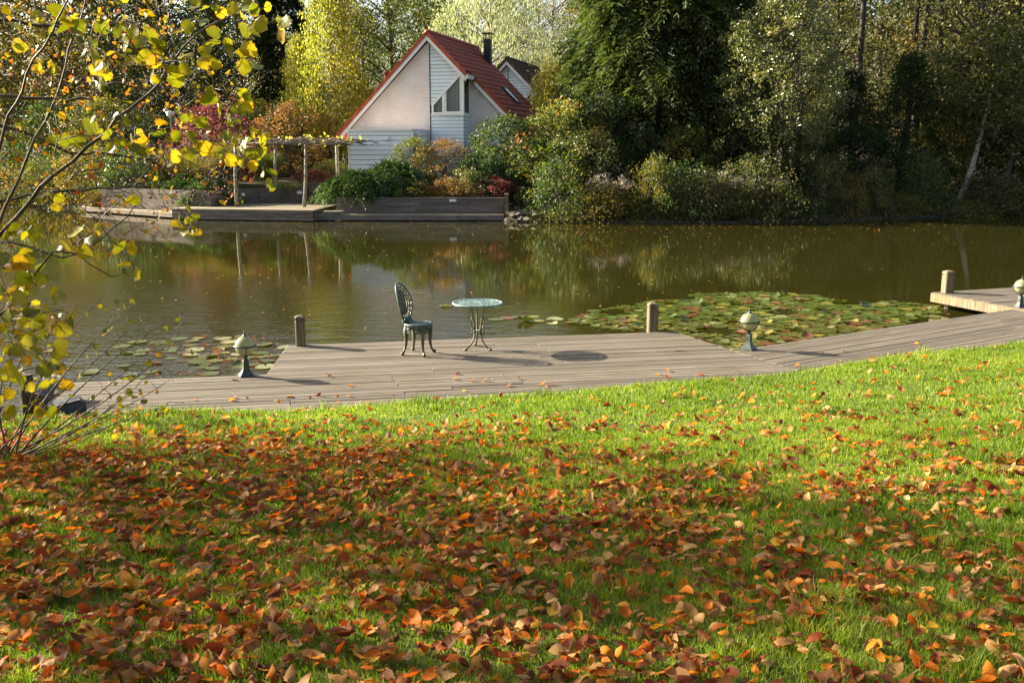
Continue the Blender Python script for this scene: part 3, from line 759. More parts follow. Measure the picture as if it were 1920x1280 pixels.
    verge(0.02, 1.78, -0.31); verge(-0.02, -HWID, -0.31); verge(1.9, HWID, 0.69)
    barge(0.0, 1.8, -0.28); barge(-0.003, -HWID, -0.28); barge(1.9, HWID, 0.72)
    MB().box((1.82, 0.22, zr(1.75) - 0.2), (0.16, 1.0, 0.17)).build("gutter_end", M_white, h)
    MB().box((4.5, 4.1, zr(4.45) - 0.1), (0.14, 6.8, 0.11)).build("gutter", M_white, h)
    # chimney
    if not detailed: return h
    ch = MB(); zc = zr(0.8); ch.box((0.8, 6.8, zc + 0.4), (0.34, 0.34, 1.5)); ch.build("chimney", M_black, h)
    cc = MB(); cc.box((0.8, 6.8, zc + 1.43), (0.5, 0.5, 0.05))
    for sx in (-1, 1):
        for sy in (-1, 1): cc.box((0.8 + sx * 0.16, 6.8 + sy * 0.16, zc + 1.27), (0.03, 0.03, 0.26))
    cc.build("chimney_cap", M_black, h)
    if detailed:
        sk = empty("skylight", (0, 0, 0)); sk.parent = h
        R = Matrix.Rotation(SL, 3, 'Y'); c = Vector((2.62, 4.5, zr(2.62) + 0.05))
        fr2 = MB()
        for dx, dy, sx, sy in ((-0.5, 0, 0.09, 0.84), (0.5, 0, 0.09, 0.84), (0, -0.38, 0.91, 0.08), (0, 0.38, 0.91, 0.08)):
            fr2.box(c + R @ Vector((dx, dy, 0.03)), (sx, sy, 0.12), R)
        fr2.build("frame", M_black, sk)
        MB().box(c + R @ Vector((0, 0, 0.06)), (0.92, 0.7, 0.02), R).build("pane", M_skyglass, sk)
        MB().lathe([(0.0, 0.0), (0.13, 0.0), (0.13, 1.0), (0.19, 1.02), (0.19, 1.12), (0.12, 1.16), (0.12, 1.2), (0.0, 1.2)], 14, (-2.5, 1.2, zr(-2.5) - 0.2)).build("chimney_pot", M_moss, h)
        for x, y, z in ((1.95, 0.98, 5.15), (-1.3, -2.06, 3.0)):
            MB().box((x, y, z), (0.17, 0.06, 0.17)).build("vent_cover", M_white, h)
        # flat-roofed shed wing in front
        sh = empty("shed_wing", (0, 0, 0)); sh.parent = h
        xa, xb, ya = -3.16, -0.14, -2.0
        MB().box(((xa + xb) / 2, -0.99, (zb + 3.32) / 2), (xb - xa - 0.06, 1.96, 3.32 - zb)).build("core", M_mortar, sh)
        z = zb
        while z < 3.25:
            MB().box(((xa + xb) / 2, ya, z + 0.105), (xb - xa - 0.16, 0.045, 0.186)).build("siding_board", M_shed, sh)
            MB().box((xb, -1.0, z + 0.105), (0.045, 1.85, 0.186)).build("siding_board", M_shed, sh)
            z += 0.21
        MB().box((xa + 0.035, ya, (zb + 3.33) / 2), (0.07, 0.07, 3.33 - zb)).build("corner_board", M_white, sh)
        MB().box((xb - 0.01, ya + 0.005, (zb + 3.33) / 2), (0.09, 0.08, 3.33 - zb)).build("corner_board", M_shed, sh)
        MB().box(((xa + xb) / 2, -1.02, 3.36), (xb - xa + 0.06, 2.12, 0.07)).build("flat_roof", M_white, sh)
        MB().tube([(xb + 0.1, -1.55, 3.25), (xb + 0.1, -1.55, 0.7)], 0.04, 8).build("drain_pipe", M_white, sh)
        MB().lathe([(0.045, -0.28), (0.10, -0.12), (0.10, 0.0), (0.0, 0.0)], 10, (xb + 0.1, -1.55, 3.3)).build("drain_hopper", M_white, sh)
    return h
HYAW = math.radians(-14.6)
make_house((-3.72, 47.0), HYAW, True, M_tile, "pale brick gabled house with red tiled roof and triangular bay window")
make_house((-0.25, 60.5), HYAW, False, M_moss, "second gabled house with mossy dark roof, half hidden behind the first")
# ---------------------------------------------------------------- trees and shrubs
def tree_data(seed, H, R, cb, env, nclump, per, leaf, spread, droop=0.0, trunk_r=0.16, lean=(0, 0), flat=0.7, narrow=0.55, wood=True, hang=0.0, branch_n=4, shell=0.55):
    """returns (wood MB, leaf V, leaf F, rnd). env(t) = radius factor at relative crown height t"""
    rng = np.random.default_rng(seed); rd = random.Random(seed)
    mb = MB()
    npt = 8; tp = []
    for i in range(npt):
        t = i / (npt - 1)
        tp.append(Vector((lean[0] * t * H + 0.05 * R * math.sin(3 * t + seed), lean[1] * t * H + 0.05 * R * math.cos(4 * t + seed), H * 0.93 * t - (0.3 if i == 0 else 0))))
    if wood: mb.tube(tp, [trunk_r * (1.25 if i == 0 else 1) * (1 - 0.85 * (i / (npt - 1))) for i in range(npt)], 8)
    def trunk_at(z):
        t = min(max(z / (H * 0.93), 0), 1) * (npt - 1); i = min(int(t), npt - 2); return tp[i].lerp(tp[i + 1], t - i)
    cl = []
    for k in range(nclump):
        t = (k + rd.random()) / nclump
        a = k * 2.39996 + rd.uniform(-0.5, 0.5)
        rr = R * env(t) * (shell + (1.05 - shell) * rd.random() ** 0.6) * rd.uniform(0.8, 1.12)
        z = H * (cb + (1 - cb) * t) - hang * rr
        ax = trunk_at(z); cl.append(Vector((ax.x + rr * math.cos(a), ax.y + rr * math.sin(a), z)))
        if wood and k % max(1, nclump // (branch_n * 12)) == 0:
            b = trunk_at(max(z - rr * rd.uniform(0.35, 0.8), H * cb * 0.6)); e = cl[-1]; m = b.lerp(e, 0.5) + Vector((rd.uniform(-.1, .1) * rr, rd.uniform(-.1, .1) * rr, 0.12 * rr))
            r0 = trunk_r * rd.uniform(0.2, 0.42)
            mb.tube([b, b.lerp(m, 0.55), m, m.lerp(e, 0.6), e], [r0, r0 * .75, r0 * .5, r0 * .32, r0 * .12], 5, False)
    C = np.array([tuple(c) for c in cl])
    big = rng.uniform(0.55, 1.35, size=nclump)
    idx = np.repeat(np.arange(nclump), per); n = len(idx)
    off = rng.normal(size=(n, 3)); off *= (rng.random((n, 1)) ** 0.4) / (np.linalg.norm(off, axis=1, keepdims=True) + 1e-6)
    off *= np.array([1, 1, flat]); off *= (spread * big[idx])[:, None] * 1.35
    pos = C[idx] + off
    if droop:
        pos[:, 2] -= droop * rng.random(n) ** 1.5
        d = rand_dirs(rng, n) * 0.35; d[:, 2] -= 1.0
    else:
        d = rand_dirs(rng, n); d[:, 2] -= 0.25
    nrm = rand_dirs(rng, n) * 0.8; nrm[:, 2] += 0.55
    L = leaf * rng.uniform(0.65, 1.35, n)
    V, F = leaf_cards(pos, d, nrm, L, L * narrow)
    tone = np.clip(0.45 + 0.25 * rng.normal(size=nclump), 0, 1)
    rnd = np.clip(tone[idx] + 0.2 * rng.normal(size=n), 0, 1)
    return mb, V, F, np.repeat(rnd, 2)

env_round = lambda t: math.sin(math.pi * min(1, 0.12 + 0.85 * t)) ** 0.6
env_tall = lambda t: (min(1, t * 4 + 0.35)) * (1 - t) ** 0.45 + 0.05
env_narrow = lambda t: (min(1, t * 3 + 0.4)) * (1 - t * 0.85)
env_dome = lambda t: math.sqrt(max(0.02, 1 - t * t))
env_cone = lambda t: 1.0 - 0.9 * t

TYPES = {}
def tree_type(key, names, **kw):
    """names: (trunk part, crown part) ; caches the meshes"""
    mb, V, F, rnd = tree_data(**kw)
    TYPES[key] = (mb.mesh(key + "_" + names[0], True) if mb.v else None, np_mesh(key + "_" + names[1], V, F, rnd), names)
def plant(key, name, loc, s, rz, lm, bm, label, cat, group=None, sz=None):
    w, c, names = TYPES[key]
    e = empty(name, loc, rz); e.scale = (s, s, sz or s)
    for me, nm, mt in ((w, names[0], bm), (c, names[1], lm)):
        if me is None: continue
        o = bpy.data.objects.new(nm, me); COL.objects.link(o); o.parent = e
        if not me.materials: me.materials.append(mt)
        o.material_slots[0].link = 'OBJECT'; o.material_slots[0].material = mt
    tag(e, label, cat, group)
    return e
TC = ("trunk", "crown"); SF = ("stems", "foliage")
tree_type("roundA", TC, seed=1, H=14, R=4.6, cb=0.22, env=env_round, nclump=210, per=75, leaf=0.19, spread=0.75, trunk_r=0.22)
tree_type("roundB", TC, seed=2, H=15, R=4.2, cb=0.16, env=env_tall, nclump=230, per=70, leaf=0.19, spread=0.7, trunk_r=0.2)
tree_type("airy", TC, seed=3, H=16, R=3.8, cb=0.25, env=env_tall, nclump=150, per=42, leaf=0.19, spread=0.65, trunk_r=0.2, branch_n=9)
tree_type("bare", TC, seed=4, H=16, R=3.6, cb=0.25, env=env_tall, nclump=150, per=12, leaf=0.16, spread=0.7, trunk_r=0.17, branch_n=14)
tree_type("birch", TC, seed=5, H=12, R=2.3, cb=0.13, env=env_narrow, nclump=190, per=75, leaf=0.15, spread=0.5, droop=0.7, trunk_r=0.12)
tree_type("willow", TC, seed=6, H=13, R=6.2, cb=0.15, env=env_round, nclump=300, per=70, leaf=0.24, spread=0.7, droop=1.6, trunk_r=0.3, narrow=0.26)
tree_type("highcrown", TC, seed=7, H=21, R=4.2, cb=0.58, env=env_round, nclump=190, per=62, leaf=0.19, spread=0.75, trunk_r=0.22, branch_n=6)
tree_type("pear", TC, seed=8, H=8.2, R=2.5, cb=0.30, env=env_round, nclump=170, per=80, leaf=0.125, spread=0.45, trunk_r=0.09)
tree_type("yew", TC, seed=9, H=8, R=3.6, cb=0.03, env=env_cone, nclump=220, per=85, leaf=0.17, spread=0.6, trunk_r=0.2, narrow=0.35, flat=0.35)
tree_type("shrubA", SF, seed=11, H=2.6, R=1.7, cb=0.02, env=env_dome, nclump=110, per=75, leaf=0.10, spread=0.3, trunk_r=0.04)
tree_type("shrubB", SF, seed=12, H=2.4, R=1.6, cb=0.04, env=env_dome, nclump=95, per=60, leaf=0.085, spread=0.28, trunk_r=0.035)
tree_type("lowbush", SF, seed=13, H=1.0, R=1.25, cb=0.02, env=env_dome, nclump=70, per=70, leaf=0.075, spread=0.22, trunk_r=0.025)
tree_type("upright", SF, seed=14, H=4.4, R=0.95, cb=0.03, env=lambda t: 0.55 + 0.45 * math.sin(3.1 * t) if t < 0.9 else 0.35, nclump=130, per=70, leaf=0.10, spread=0.26, trunk_r=0.05, flat=1.6)
tree_type("tangle", SF, seed=15, H=1.8, R=1.6, cb=0.03, env=lambda t: env_dome(t) * (0.6 + 0.6 * abs(math.sin(t * 37))), nclump=74, per=44, leaf=0.10, spread=0.34, shell=0.3, trunk_r=0.03, branch_n=9)

# cypress: arching flat sprays over an inner layer
def cypress_data(seed, H, R, nfr, flen=1.15, prof=None):
    rng = np.random.default_rng(seed)
    prof = prof or (lambda t: np.minimum(1.0, 0.72 + 1.2 * t) * (1 - t) ** 0.55)
    nc = max(40, nfr // 13); ci = rng.integers(0, nc, nfr); t = np.clip((rng.random(nc) ** 1.05)[ci] + rng.normal(0, 0.35 / H, nfr), 0, 0.995); a = (rng.random(nc) * 2 * np.pi)[ci] + rng.normal(0, 0.4 / R, nfr)
    layer = np.where(rng.random(nfr) < 0.6, 1.0, rng.choice([0.8, 0.62], nfr))
    lump = 1 + 0.10 * np.sin(a * 5 + t * 23) + 0.07 * np.sin(a * 9 - t * 41)
    rr = R * prof(t) * layer * lump * rng.uniform(0.9, 1.05, nfr)
    base = np.stack([rr * np.cos(a), rr * np.sin(a), t * H], 1)
    out = np.stack([np.cos(a + rng.normal(0, .35, nfr)), np.sin(a + rng.normal(0, .35, nfr)), rng.uniform(0.1, 0.6, nfr)], 1)
    out /= np.linalg.norm(out, axis=1, keepdims=True)
    side = np.cross(out, np.array([0, 0, 1.0])); side /= np.linalg.norm(side, axis=1, keepdims=True)
    up = np.cross(side, out)
    roll = rng.normal(0, 0.5, nfr)[:, None]
    side, up = side * np.cos(roll) + up * np.sin(roll), up * np.cos(roll) - side * np.sin(roll)
    fl = flen * rng.uniform(0.6, 1.25, nfr)[:, None]
    P_, D_, N_, L_, W_, R_ = [], [], [], [], [], []
    tone = np.clip(0.4 + 0.25 * rng.normal(size=nfr), 0, 1)
    nseg = 6
    for k in range(nseg):
        s = k / (nseg - 1)
        c = base + out * fl * s * 0.75 - np.array([0, 0, 1.0]) * fl * (0.62 * s * s)
        tang = out * 0.75 - np.array([0, 0, 1.0]) * (1.24 * s)
        for sg in (-1, 1):
            d = tang * 0.8 + side * sg * (0.95 - 0.55 * s) + rng.normal(0, 0.12, (nfr, 3))
            P_.append(c); D_.append(d); N_.append(up + rng.normal(0, 0.2, (nfr, 3)))
            L_.append((fl[:, 0] * (0.42 - 0.22 * s)) * rng.uniform(0.8, 1.2, nfr)); W_.append(L_[-1] * 0.30); R_.append(np.clip(tone + 0.1 * rng.normal(size=nfr) + 0.22 * s, 0, 1))
        
    P_, D_, N_, L_, W_, R_ = [np.concatenate(q) for q in (P_, D_, N_, L_, W_, R_)]
    V, F = leaf_cards(P_, D_, N_, L_, W_, 0.12)
    mb = MB(); mb.tube([(0, 0, -0.3), (0, 0, H * 0.5), (0, 0, H * 0.97)], [0.3, 0.18, 0.03], 8)
    rd = random.Random(seed)
    for k in range(60):
        z = H * (0.03 + 0.9 * k / 60); aa = k * 2.4; q = R * 0.75 * float(prof(np.array(z / H)))
        mb.tube([(0, 0, z), (q * .6 * math.cos(aa), q * .6 * math.sin(aa), z + q * .12), (q * math.cos(aa), q * math.sin(aa), z + q * 0.05)], [0.05, 0.035, 0.01], 4, False)
    return mb, V, F, np.repeat(R_, 2)
mb, V, F, rnd = cypress_data(21, 17.5, 4.3, 12500)
TYPES["cypress"] = (mb.mesh("cypress_trunk", True), np_mesh("cypress_crown", V, F, rnd), TC)
mb, V, F, rnd = cypress_data(22, 13.0, 2.2, 2600, 1.0, lambda t: 0.1 + (1 - t) ** 0.8)
TYPES["spruce"] = (mb.mesh("spruce_trunk", True), np_mesh("spruce_crown", V, F, rnd), TC)
mb, V, F, rnd = cypress_data(23, 0.9, 1.3, 620, 0.6, lambda t: np.sqrt(np.maximum(0.02, 1 - t * t)))
TYPES["juniper"] = (None, np_mesh("juniper_foliage", V, F, rnd), SF)

# tall ornamental grass tufts
def tuft_data(seed, H, R, n, w=0.016):
    rng = np.random.default_rng(seed)
    a = rng.random(n) * 2 * np.pi; r0 = R * 0.35 * np.sqrt(rng.random(n)); out = np.stack([np.cos(a), np.sin(a), 0 * a], 1)
    base = out * r0[:, None]; base[:, 2] = -0.05
    h = H * rng.uniform(0.6, 1.1, n); sp = R * rng.uniform(0.2, 1.1, n)
    side = np.stack([-np.sin(a), np.cos(a), 0 * a], 1); Vs = []
    for s in (0, 0.4, 0.75, 1.0):
        c = base + out * (sp * s ** 1.8)[:, None]; c[:, 2] += h * (1.25 * s - 0.35 * s ** 3)
        ww = w * (1 - s * 0.9); Vs += [c - side * ww, c + side * ww]
    V = np.stack(Vs, 1).reshape(-1, 3); i = np.arange(n)[:, None] * 8
    F = np.concatenate([i + np.array([[k, k + 1, k + 3, k + 2]]) for k in (0, 2, 4)], 1).reshape(-1, 4)
    return V, F, np.repeat(rng.random(n), 3)
V, F, rnd = tuft_data(31, 1.5, 1.0, 1400)
TYPES["tuft"] = (None, np_mesh("grass_tuft", V, F, rnd), ("stems", "blades"))

def gz(x, y): return float(far_z(x, y))
def at(px, Y):
    x = D(px, 300, Y).x; return Vector((x, Y, gz(x, Y)))
def T(key, name, px, Y, s, lm, bm, label, cat="tree", group=None, rz=None, sz=None, dz=0.0):
    p = at(px, Y); p.z += dz
    return plant(key, name, p, s, rz if rz is not None else (px * 0.37) % 6.28, lm, bm, label, cat, group, sz)

ORD = ("first second third fourth fifth sixth seventh eighth ninth tenth eleventh twelfth thirteenth fourteenth fifteenth sixteenth seventeenth eighteenth nineteenth twentieth "
       "twenty-first twenty-second twenty-third twenty-fourth twenty-fifth twenty-sixth twenty-seventh").split()
COLN = {"shady_wood_leaves": "dull olive", "olive_leaves": "olive", "autumn_olive_leaves": "brownish", "mid_green_leaves": "green", "green_to_orange_leaves": "green and amber", "dark_evergreen_leaves": "dark green"}
G_back = "background trees behind the garden"
# --- behind the house
T("willow", "willow_tree", 925, 74, 1.0, L_willow, M_barkpale, "pale feathery willow tree rising behind the red roof", sz=1.03)
T("bare", "bare_tree", 1035, 82, 1.15, L_brown, M_barkpale, "nearly bare tree against the sky left of the big cypress")
T("bare", "bare_tree", 985, 90, 1.2, L_olive, M_barkpale, "thin leafless tree top behind the willow", rz=1.0)
T("roundB", "broadleaf_tree", 735, 64, 0.93, L_olive, M_bark, "olive grey-green tree between the yellow birch and the willow")
T("roundA", "broadleaf_tree", 800, 84, 1.0, L_green, M_bark, "mid-green tree far behind the house roof peak")
T("birch", "birch_tree", 625, 53, 0.93, L_yellow, M_barkpale, "tall yellow birch standing left of the house", sz=0.98)
T("birch", "birch_tree", 566, 55, 0.62, L_yellow, M_barkpale, "smaller yellow birch beside the tall yellow one", rz=2.0)
T("spruce", "spruce_tree", 538, 62, 0.95, L_dark, M_bark, "dark conifer standing left of the yellow birches")
T("roundB", "broadleaf_tree", 455, 70, 1.0, L_olive, M_bark, "olive tree just left of the dark conifer", rz=2.2)
T("airy", "broadleaf_tree", 400, 64, 1.0, L_olive, M_bark, "thin-crowned tree with sky showing through, left of the olive tree")
T("roundA", "broadleaf_tree", 318, 62, 0.95, L_green, M_bark, "dark green tree with a black trunk behind the crimson shrub", rz=0.7)
T("roundB", "broadleaf_tree", 225, 66, 1.0, L_brown, M_bark, "brownish olive tree left of the black-trunked green tree", rz=4.0)
T("roundA", "broadleaf_tree", 130, 64, 1.0, L_olive, M_bark, "olive tree behind the yellow foreground leaves", rz=3.0)
T("roundB", "broadleaf_tree", 40, 66, 1.05, L_brown, M_bark, "brownish tree at the far left edge of the pond", rz=5.0)
T("airy", "broadleaf_tree", -60, 62, 1.0, L_olive, M_bark, "thin olive tree at the extreme left behind the pond", rz=1.0)
# distant row that closes the view
rt = random.Random(77)
for i, px in enumerate(range(-150, 2150, 95)):
    key = ("roundA", "roundB", "airy", "roundA")[i % 4]
    if 930 < px < 1060: key = "bare"
    T(key, "distant_tree", px + rt.uniform(-25, 25), 100 + rt.uniform(-7, 10), 1.05 + rt.uniform(-0.1, 0.15), (L_olive, L_brown, L_green, L_olive)[(i * 7) % 4], M_bark,
      "far-off %s tree, %s from the left in the row closing the view" % (("olive", "brownish", "green", "olive")[(i * 7) % 4], ORD[i]), "tree", "far row of trees behind the garden", rz=rt.uniform(0, 6))
# --- big cypress, small grey-leaved tree and right-hand wood
T("cypress", "cypress_tree", 1238, 47.5, 1.0, L_cyp, M_bark, "huge dense dark green cypress with arching sprays right of the house", rz=0.4)
T("pear", "small_tree", 1462, 42.6, 1.0, L_silver, M_bark, "small grey-green glossy-leaved tree on the bank right of the cypress", rz=1.0)
T("pear", "small_tree", 1405, 44.5, 0.85, L_silver, M_bark, "smaller grey-green tree tucked against the cypress edge", rz=3.0)
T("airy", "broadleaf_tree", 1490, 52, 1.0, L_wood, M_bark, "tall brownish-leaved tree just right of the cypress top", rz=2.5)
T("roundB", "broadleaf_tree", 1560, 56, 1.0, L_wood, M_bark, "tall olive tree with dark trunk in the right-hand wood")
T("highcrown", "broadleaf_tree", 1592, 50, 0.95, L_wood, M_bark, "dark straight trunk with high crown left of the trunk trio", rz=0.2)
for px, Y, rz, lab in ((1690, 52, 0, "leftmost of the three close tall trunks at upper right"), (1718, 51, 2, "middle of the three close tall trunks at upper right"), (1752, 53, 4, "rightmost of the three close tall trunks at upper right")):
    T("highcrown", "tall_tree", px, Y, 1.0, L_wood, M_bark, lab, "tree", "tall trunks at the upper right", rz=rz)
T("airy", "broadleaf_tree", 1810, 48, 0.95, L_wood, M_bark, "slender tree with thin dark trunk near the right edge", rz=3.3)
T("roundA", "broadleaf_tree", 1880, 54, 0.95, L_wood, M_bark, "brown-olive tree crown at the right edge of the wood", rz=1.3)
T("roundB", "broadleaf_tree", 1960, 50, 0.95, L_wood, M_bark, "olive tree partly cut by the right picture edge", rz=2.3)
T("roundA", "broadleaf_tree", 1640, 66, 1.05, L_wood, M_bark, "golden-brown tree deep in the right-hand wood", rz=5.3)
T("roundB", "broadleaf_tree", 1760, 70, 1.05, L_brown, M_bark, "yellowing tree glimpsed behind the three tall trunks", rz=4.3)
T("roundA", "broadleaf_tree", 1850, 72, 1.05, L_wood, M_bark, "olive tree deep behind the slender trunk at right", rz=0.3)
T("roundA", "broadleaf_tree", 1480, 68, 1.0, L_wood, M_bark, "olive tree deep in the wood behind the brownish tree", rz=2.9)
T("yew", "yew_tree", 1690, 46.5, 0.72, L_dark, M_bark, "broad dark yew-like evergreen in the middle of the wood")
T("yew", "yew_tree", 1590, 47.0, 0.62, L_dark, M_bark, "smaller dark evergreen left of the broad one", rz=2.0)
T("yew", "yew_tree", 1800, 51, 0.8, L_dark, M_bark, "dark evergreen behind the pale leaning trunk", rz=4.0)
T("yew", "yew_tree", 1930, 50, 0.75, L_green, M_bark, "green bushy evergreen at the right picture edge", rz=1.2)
# leaning trunks on the right bank
def leaning(px0, py0, px1, py1, Y, r, lab, mat, seed):
    a = D(px0, py0, Y); b = D(px1, py1, Y + 1.2); a.z = gz(a.x, a.y) - 0.3
    dv = (b - a); top = a + dv * 1.2
    e = empty("leaning_tree", (a.x, a.y, a.z)); tag(e, lab, "tree")
    mb = MB(); pts = [a + dv * 1.2 * t + Vector((0.1 * math.sin(t * 5), 0.1 * math.cos(t * 4), 0.5 * t * t)) - a for t in np.linspace(0, 1, 9)]
    mb.tube(pts, [r * (1 - 0.75 * t) for t in np.linspace(0, 1, 9)], 9); mb.build("trunk", mat, e, True)
    _, V, F, rn = tree_data(seed, 4.0, 2.4, 0.0, env_round, 90, 60, 0.17, 0.6, wood=False)
    V = V * np.array([1.3, 1.0, 1.0]) + np.array([pts[-1].x, pts[-1].y, pts[-1].z - 1.7])
    obj("crown", np_mesh("crown", V, F, rn), L_wood, e)
leaning(1792, 362, 1852, 215, 44.5, 0.17, "pale trunk leaning right over the right-hand bank", M_log, 41)
leaning(1858, 352, 1908, 268, 44.8, 0.24, "thick rough trunk leaning right at the right edge of the bank", M_bark, 42)

# --- shrubs and bank planting
T("shrubA", "shrub", 948, 44.0, 1.12, L_green, M_bark, "dark glossy green shrub under the red roof's lower edge", "shrub")
T("lowbush", "shrub", 905, 43.2, 1.15, L_juni, M_bark, "low bright green bush in front of the glossy shrub", "shrub", sz=1.6)
T("shrubB", "shrub", 832, 44.2, 1.0, L_orange, M_bark, "orange-tinted shrub in front of the bay window", "shrub", sz=0.82)
T("shrubB", "shrub", 778, 44.3, 0.85, L_mixed, M_bark, "yellow-green shrub in front of the shed wing's right end", "shrub", rz=3.0)
T("juniper", "juniper", 735, 43.3, 1.15, L_juni, M_bark, "feathery green juniper in front of the grey shed wing", "shrub", sz=1.35)
T("juniper", "juniper", 668, 42.2, 1.0, L_juni, M_bark, "spreading juniper spilling over the left end of the retaining wall", "shrub", rz=2.0)
T("lowbush", "ground_cover_bush", 770, 42.2, 0.85, L_mixed, M_bark, "low mixed bush behind the left half of the retaining wall", "shrub", sz=0.6)
T("lowbush", "ground_cover_bush", 845, 42.2, 0.95, L_orange, M_bark, "low rusty bush behind the retaining wall light", "shrub", rz=1, sz=0.65)
T("lowbush", "ground_cover_bush", 930, 42.3, 0.9, L_red, M_bark, "low reddish bush behind the right end of the retaining wall", "shrub", rz=2, sz=0.7)
T("lowbush", "ground_cover_bush", 885, 42.9, 1.1, L_silver, M_bark, "pale low bush between the rusty and the reddish bush", "shrub", rz=3)
T("upright", "golden_shrub", 1034, 56.0, 1.35, L_gold, M_bark, "upright golden yellow shrub left of the big cypress", "shrub", rz=3)
T("shrubA", "shrub", 1062, 43.8, 1.45, L_mixed, M_bark, "big green and orange shrub at the cypress's left foot", "shrub", rz=2, sz=1.35)
T("shrubA", "shrub", 1012, 42.8, 0.95, L_green, M_bark, "green shrub above the rock slope", "shrub", rz=4)
T("shrubB", "shrub", 1100, 42.4, 1.15, L_silver, M_bark, "pale grey-green shrub below the orange-tinged shrub", "shrub", rz=5)
k = 0
rt = random.Random(9)
for px in range(1045, 1990, 46):
    Y0 = float(shore(D(px, 400, 41).x)) + 0.15 + rt.uniform(0, 0.9)
    lm = (L_green, L_wood, L_brown, L_wood, L_olive)[k % 5]
    T("tangle", "bank_bush", px, Y0, 0.95 + rt.uniform(-0.3, 0.35), lm, M_twig, "tangled %s waterside bush, %s from the rock slope along the right bank" % (COLN[lm.name], ORD[k]), "bush", "tangled bushes along the right bank", rz=rt.uniform(0, 6), sz=rt.uniform(0.5, 1.45), dz=-0.25); k += 1
k0 = k
for px in range(1130, 1990, 80):
    Y0 = float(shore(D(px, 400, 43).x)) + 3.2 + rt.uniform(0, 1.4)
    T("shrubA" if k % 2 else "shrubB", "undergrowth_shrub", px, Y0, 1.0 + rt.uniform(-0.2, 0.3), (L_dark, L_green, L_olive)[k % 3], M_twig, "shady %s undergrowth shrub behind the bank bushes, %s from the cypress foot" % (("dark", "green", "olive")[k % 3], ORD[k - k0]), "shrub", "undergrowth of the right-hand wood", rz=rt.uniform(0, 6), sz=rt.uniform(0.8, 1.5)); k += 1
for i, px in enumerate(range(-60, 250, 44)):
    x = D(px, 385, 50).x; Y0 = float(shore(x)) + 0.5 + rt.uniform(0, 1.0)
    T("tangle", "bank_bush", px, Y0, 1.2 + rt.uniform(-0.2, 0.3), (L_olive, L_green, L_brown)[i % 3], M_twig, "%s waterside bush, %s from the left edge along the far left bank" % (("olive", "green", "brownish")[i % 3], ORD[i]), "bush", "bushes along the far left bank", rz=rt.uniform(0, 6))
# seed-head plants
def seedplant(px, Y, h, n, seed, lab):
    rng = np.random.default_rng(seed); p = at(px, Y)
    e = empty("seedhead_plant", p); tag(e, lab, "plant", "plants with pale seed heads on the bank")
    mb = MB(); Vs = []; k = 0; C = []
    for i in range(n):
        b = Vector((rng.normal() * .35, rng.normal() * .2, 0)); t = b + Vector((rng.normal() * .2, rng.normal() * .2, h * rng.uniform(.65, 1.05)))
        mb.tube([b, b.lerp(t, .5) + Vector((.03, 0, 0)), t], [.012, .009, .005], 4, False); C.append(tuple(t))
    mb.build("stems", M_twig, e)
    C = np.array(C); idx = np.repeat(np.arange(n), 26); pos = C[idx] + rng.normal(size=(len(idx), 3)) * np.array([.075, .075, .035])
    V, F = leaf_cards(pos, rand_dirs(rng, len(idx)), rand_dirs(rng, len(idx)), 0.055, 0.04)
    obj("seed_heads", np_mesh("seed_heads", V, F, np.repeat(rng.random(len(idx)), 2)), L_seed, e, "stuff")
    idx = np.repeat(np.arange(n), 22); pos = C[idx] * np.array([1, 1, 0]) + rng.normal(size=(len(idx), 3)) * .12; pos[:, 2] = C[idx][:, 2] * rng.random(len(idx)) * .85
    V, F = leaf_cards(pos, rand_dirs(rng, len(idx)), rand_dirs(rng, len(idx)) + np.array([0, 0, .5]), 0.14, 0.05)
    obj("leaves", np_mesh("leaves", V, F, np.repeat(rng.random(len(idx)), 2)), L_brown, e)
for i, (px, Y, h, n, lab) in enumerate(((1140, 40.2, 1.55, 30, "pale seed-head plant at the left foot of the cypress"), (1182, 40.3, 1.4, 24, "pale seed-head plant just right of the first one"),
        (1345, 40.2, 1.6, 30, "tallest pale seed-head plant right of the cypress foot"), (1392, 40.3, 1.5, 26, "pale seed-head plant beneath the small grey-green tree"), (1432, 40.4, 1.4, 20, "shorter pale seed-head plant beside the small tree's trunk"), (1300, 40.1, 1.2, 14, "sparse pale seed-head plant in front of the cypress"))):
    seedplant(px, Y, h, n, 50 + i, lab)
# left garden behind the terrace
T("shrubA", "shrub", 405, 50, 1.35, L_red, M_bark, "crimson shrub behind the pergola's left end", "shrub")
T("shrubA", "shrub", 300, 52, 1.2, L_dark, M_bark, "dark green shrub left of the crimson shrub", "shrub", rz=2)
T("shrubA", "shrub", 480, 55, 1.5, L_mixed, M_bark, "green and amber shrub behind the pergola posts", "shrub", rz=3)
T("shrubB", "shrub", 545, 52, 1.5, L_orange, M_bark, "orange shrub below the yellow birches", "shrub", rz=1)
T("shrubA", "shrub", 600, 56, 1.3, L_olive, M_bark, "olive shrub left of the house corner", "shrub", rz=5)
T("shrubA", "shrub", 200, 54, 1.5, L_olive, M_bark, "olive shrub on the far bank behind the straw grass", "shrub", rz=4)
T("shrubA", "shrub", 110, 57, 1.6, L_green, M_bark, "green shrub on the far left bank", "shrub", rz=0.5)
T("shrubA", "shrub", 20, 60, 1.7, L_olive, M_bark, "olive shrub at the extreme left of the far bank", "shrub", rz=1.5)
